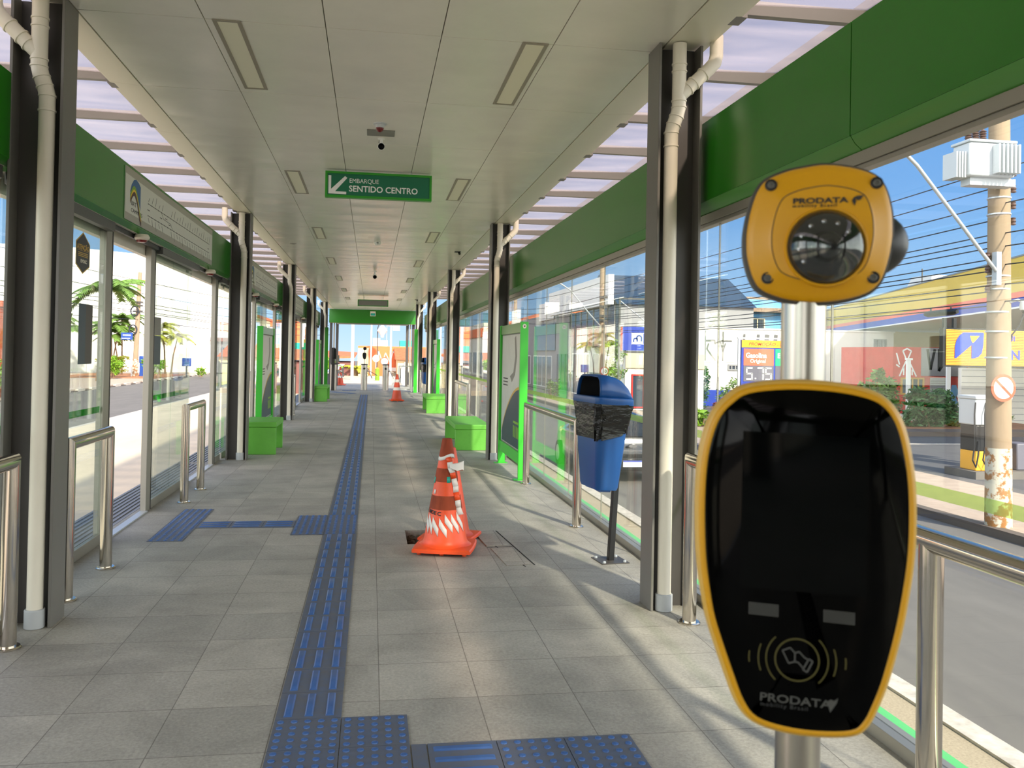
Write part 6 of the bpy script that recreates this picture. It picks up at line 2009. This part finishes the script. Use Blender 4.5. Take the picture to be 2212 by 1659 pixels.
mb = MB(); mb.rings([[(12.8, 42.4, 4.2), (12.8, 50, 4.2), (12.8, 46.2, 6.1)], [(20.6, 42.4, 4.2), (20.6, 50, 4.2), (20.6, 46.2, 6.1)]]); mb.build('gable', 'window_dark', t)
t = house('grey_hall', 'plain grey hall with white boards on the edge of its roof down the right road', 13.2, 20.5, 58.2, 74, G, 4.5, 'wall_grey')
F = front(13.2, 74)
mb = MB(F); mb.box(8.0, 15.5, 3.0, 5.0, .01, .15); mb.build('dark_panel', 'window_dark', t)
mb = MB(F); mb.box(9.6, 14.6, 5.3, 6.6, .05, .15); mb.build('white_board', 'white', t)
win(t, F, .8, .2, 5, 2.4, 'shutter', 'white', 3); win(t, F, 7, .2, 7, 2.4, 'window_dark', 'white', 4)
t = house('red_roof_shop', 'low shop with red tile roof and a purple banner down the right road', 13.0, 24, 74.2, 92, G, 4.3, 'wall_dark')
F = front(13.0, 92)
mb = MB(F); mb.box(6.5, 17.2, 3.6, 4.8, .01, .25); mb.build('purple_banner', 'purple', t)
mb = MB(F); mb.box(.3, 6.0, 3.6, 5.0, .01, .25); mb.build('red_banner', 'wall_red', t)
mb = MB(); mb.rings([[(12.6, 74, 4.31), (24.4, 74, 4.31), (18, 74, 6.0)], [(12.6, 92.2, 4.31), (24.4, 92.2, 4.31), (18, 92.2, 6.0)]]); mb.build('roof', 'roof_tile', t)
win(t, F, 1, .2, 6, 2.6, 'window_dark', 'white', 3); win(t, F, 9, .2, 7, 2.6, 'window_dark', 'white', 4)
t = house('white_block', 'white block with an orange fascia at the far end of the right road', 12.5, 24, 93, 112, G, 5.0, 'wall_white')
F = front(12.5, 112)
mb = MB(F); mb.box(.5, 18.5, 4.6, 5.6, .01, .25); mb.build('orange_fascia', 'wall_orange', t)
for q in range(4):
    win(t, F, .8 + 4.6 * q, .3, 3.6, 2.6, 'window_dark', 'white', 3)
t = thing('pharmacy_sign', 'blue square sign with a white letter in a steel frame beside the near right column', 'sign', (10.7, 33, G + .12))
mb = MB()
for a in ((10.03, 10.10, G + .12, 3.85), (11.34, 11.41, G + .12, 3.85), (10.10, 11.34, 3.78, 3.85), (10.10, 11.34, 1.58, 1.65)):
    mb.box(a[0], a[1], 33.0, 33.07, a[2], a[3])
mb.build('frame', 'alu_dark', t)
mb = MB(); mb.cyl((10.1, 33.03, 3.7), (11.34, 33.03, 2.75), .025, seg=8); mb.build('brace', 'galv', t)
mb = MB(); mb.box(10.18, 11.30, 32.95, 33.0, 1.68, 2.66); bd = mb.build('panel', 'station_blue', t)
mb = MB(); mb.box(10.11, 10.179, 32.95, 33.0, 1.66, 2.66); mb.build('red_strip', 'wall_red', t)
FM = FR((10.56, 32.949, 1.94), (1, 0, 0), (0, 0, 1))
mb = MB(FM); mb.prism(spline([(.02, .0), (.48, .0), (.5, .02), (.5, .44), (.48, .46), (.02, .46), (0, .44), (0, .02)], 2), 0, .01); lt = mb.build('white_tile', 'white', bd)
mb = MB(FM)
mb2 = [(.08, .10)]
line2(mb, [(.09, .09), (.09, .20), (.13, .24), (.20, .24), (.24, .20), (.24, .11)], .028, .011, .016)
line2(mb, [(.24, .20), (.22, .30), (.28, .36), (.36, .36), (.42, .30), (.42, .12)], .030, .011, .016)
mb.build('letter_m', 'sign_blue', lt)
t = thing('kiosk', 'small white kiosk with dark openings below the blue square sign', 'building', (12.5, 38, G + .1))
mb = MB(); mb.box(11.9, 15.8, 38.0, 41.5, G + .1, 1.6); mb.build('wall', 'wall_white', t)
FK = FR((11.9, 38, G), (1, 0, 0), (0, 0, 1))
win(t, FK, .3, .2, 1.2, 1.6, 'window_dark', 'wall_red', 2); win(t, FK, 2.0, .3, 1.4, 1.5, 'window_dark', 'sign_red', 2)
mb = MB(FK); mb.box(0, 3.9, 2.1, 2.8, .01, .08); mb.build('red_line_band', 'wall_cream', t)
t = thing('utility_pole', 'concrete utility pole with a street lamp farther down the right road, behind the near bin', 'utility pole', (9.78, 34.6, G + .12))
mb = MB(); mb.cyl((9.80, 34.6, G + .12), (9.74, 34.6, 7.5), .15, .10, 16); mb.build('shaft', 'pole', t)
mb = MB(); mb.tube([(9.70, 34.55, 2.7), (9.2, 34.5, 3.2), (8.3, 34.4, 4.2), (7.9, 34.4, 4.45), (7.65, 34.4, 4.5)], .03, 8, miter=False); mb.build('lamp_arm', 'galv', t)
mb = MB(); mb.box(7.35, 7.72, 34.32, 34.48, 4.46, 4.54); mb.build('lamp_head', 'white', t, .02)
for z in (3.9, 3.5, 3.1, 2.9):
    mb = MB(); mb.box(9.6, 9.95, 34.42, 34.5, z, z + .1); mb.build('bracket', 'steel_dark', t)
t = thing('speed_limit_sign', 'round red rimmed speed limit sign reading 50 on the farther right utility pole', 'road sign', (9.83, 34.3, .6))
A = FR((9.84, 34.36, .79), (1, 0, 0), (0, 0, 1))
mb = MB(); mb.lathe([(.19, 0), (.19, .01), (0, .01)], seg=32, axis=A); d_ = mb.build('rim', 'wall_red', t)
mb = MB(); mb.lathe([(.145, .0101), (.145, .014), (0, .014)], seg=32, axis=A); mb.build('field', 'white', d_)
text('50', A @ Matrix.Translation((0, -.07, .0145)), .19, 'ink', d_, bold=.02, align='CENTER')
mb = MB(); mb.box(9.80, 9.88, 34.37, 34.46, .75, .83); mb.build('clamp', 'galv', t)
t = thing('utility_pole', 'distant concrete pole with lamp behind the second right column', 'utility pole', (9.55, 55, G + .12))
mb = MB(); mb.cyl((9.55, 55, G + .12), (9.5, 55, 6.2), .15, .11, 12); mb.build('shaft', 'pole', t)
mb = MB(); mb.box(9.5, 10.35, 54.9, 55.05, 5.40, 5.52); mb.build('lamp_head', 'white', t)
wires([((9.75, 34.7, z), (9.52, 55, z + .5)) for z in (5.2, 4.6, 4.0, 3.7, 3.4, 3.1)], 'dark overhead cable between the distant right utility poles', 'distant right cables', .2, .014)
bush('hedge', 'green hedge along the far sidewalk behind the blue bin', 'hedge', (11.3, 40, -.6), (1.2, 3.0, .5), 900, .14, 'leaf', 61)
bush('tree', 'small bare-looking grey tree behind the farther right utility pole', 'tree', (10.86, 36.5, 1.2), (.9, .9, 1.0), 500, .12, 'leaf', 62)
bush('bush', 'small green shrub low behind the blue bin', 'bush', (10.6, 48, -.5), (.5, .5, .6), 250, .12, 'leaf', 63)
bush('bush', 'grass tuft at the kerb between the blue bin and the near right column', 'bush', (11.9, 29, -.75), (.6, .5, .4), 300, .14, 'leaf_bright', 64)
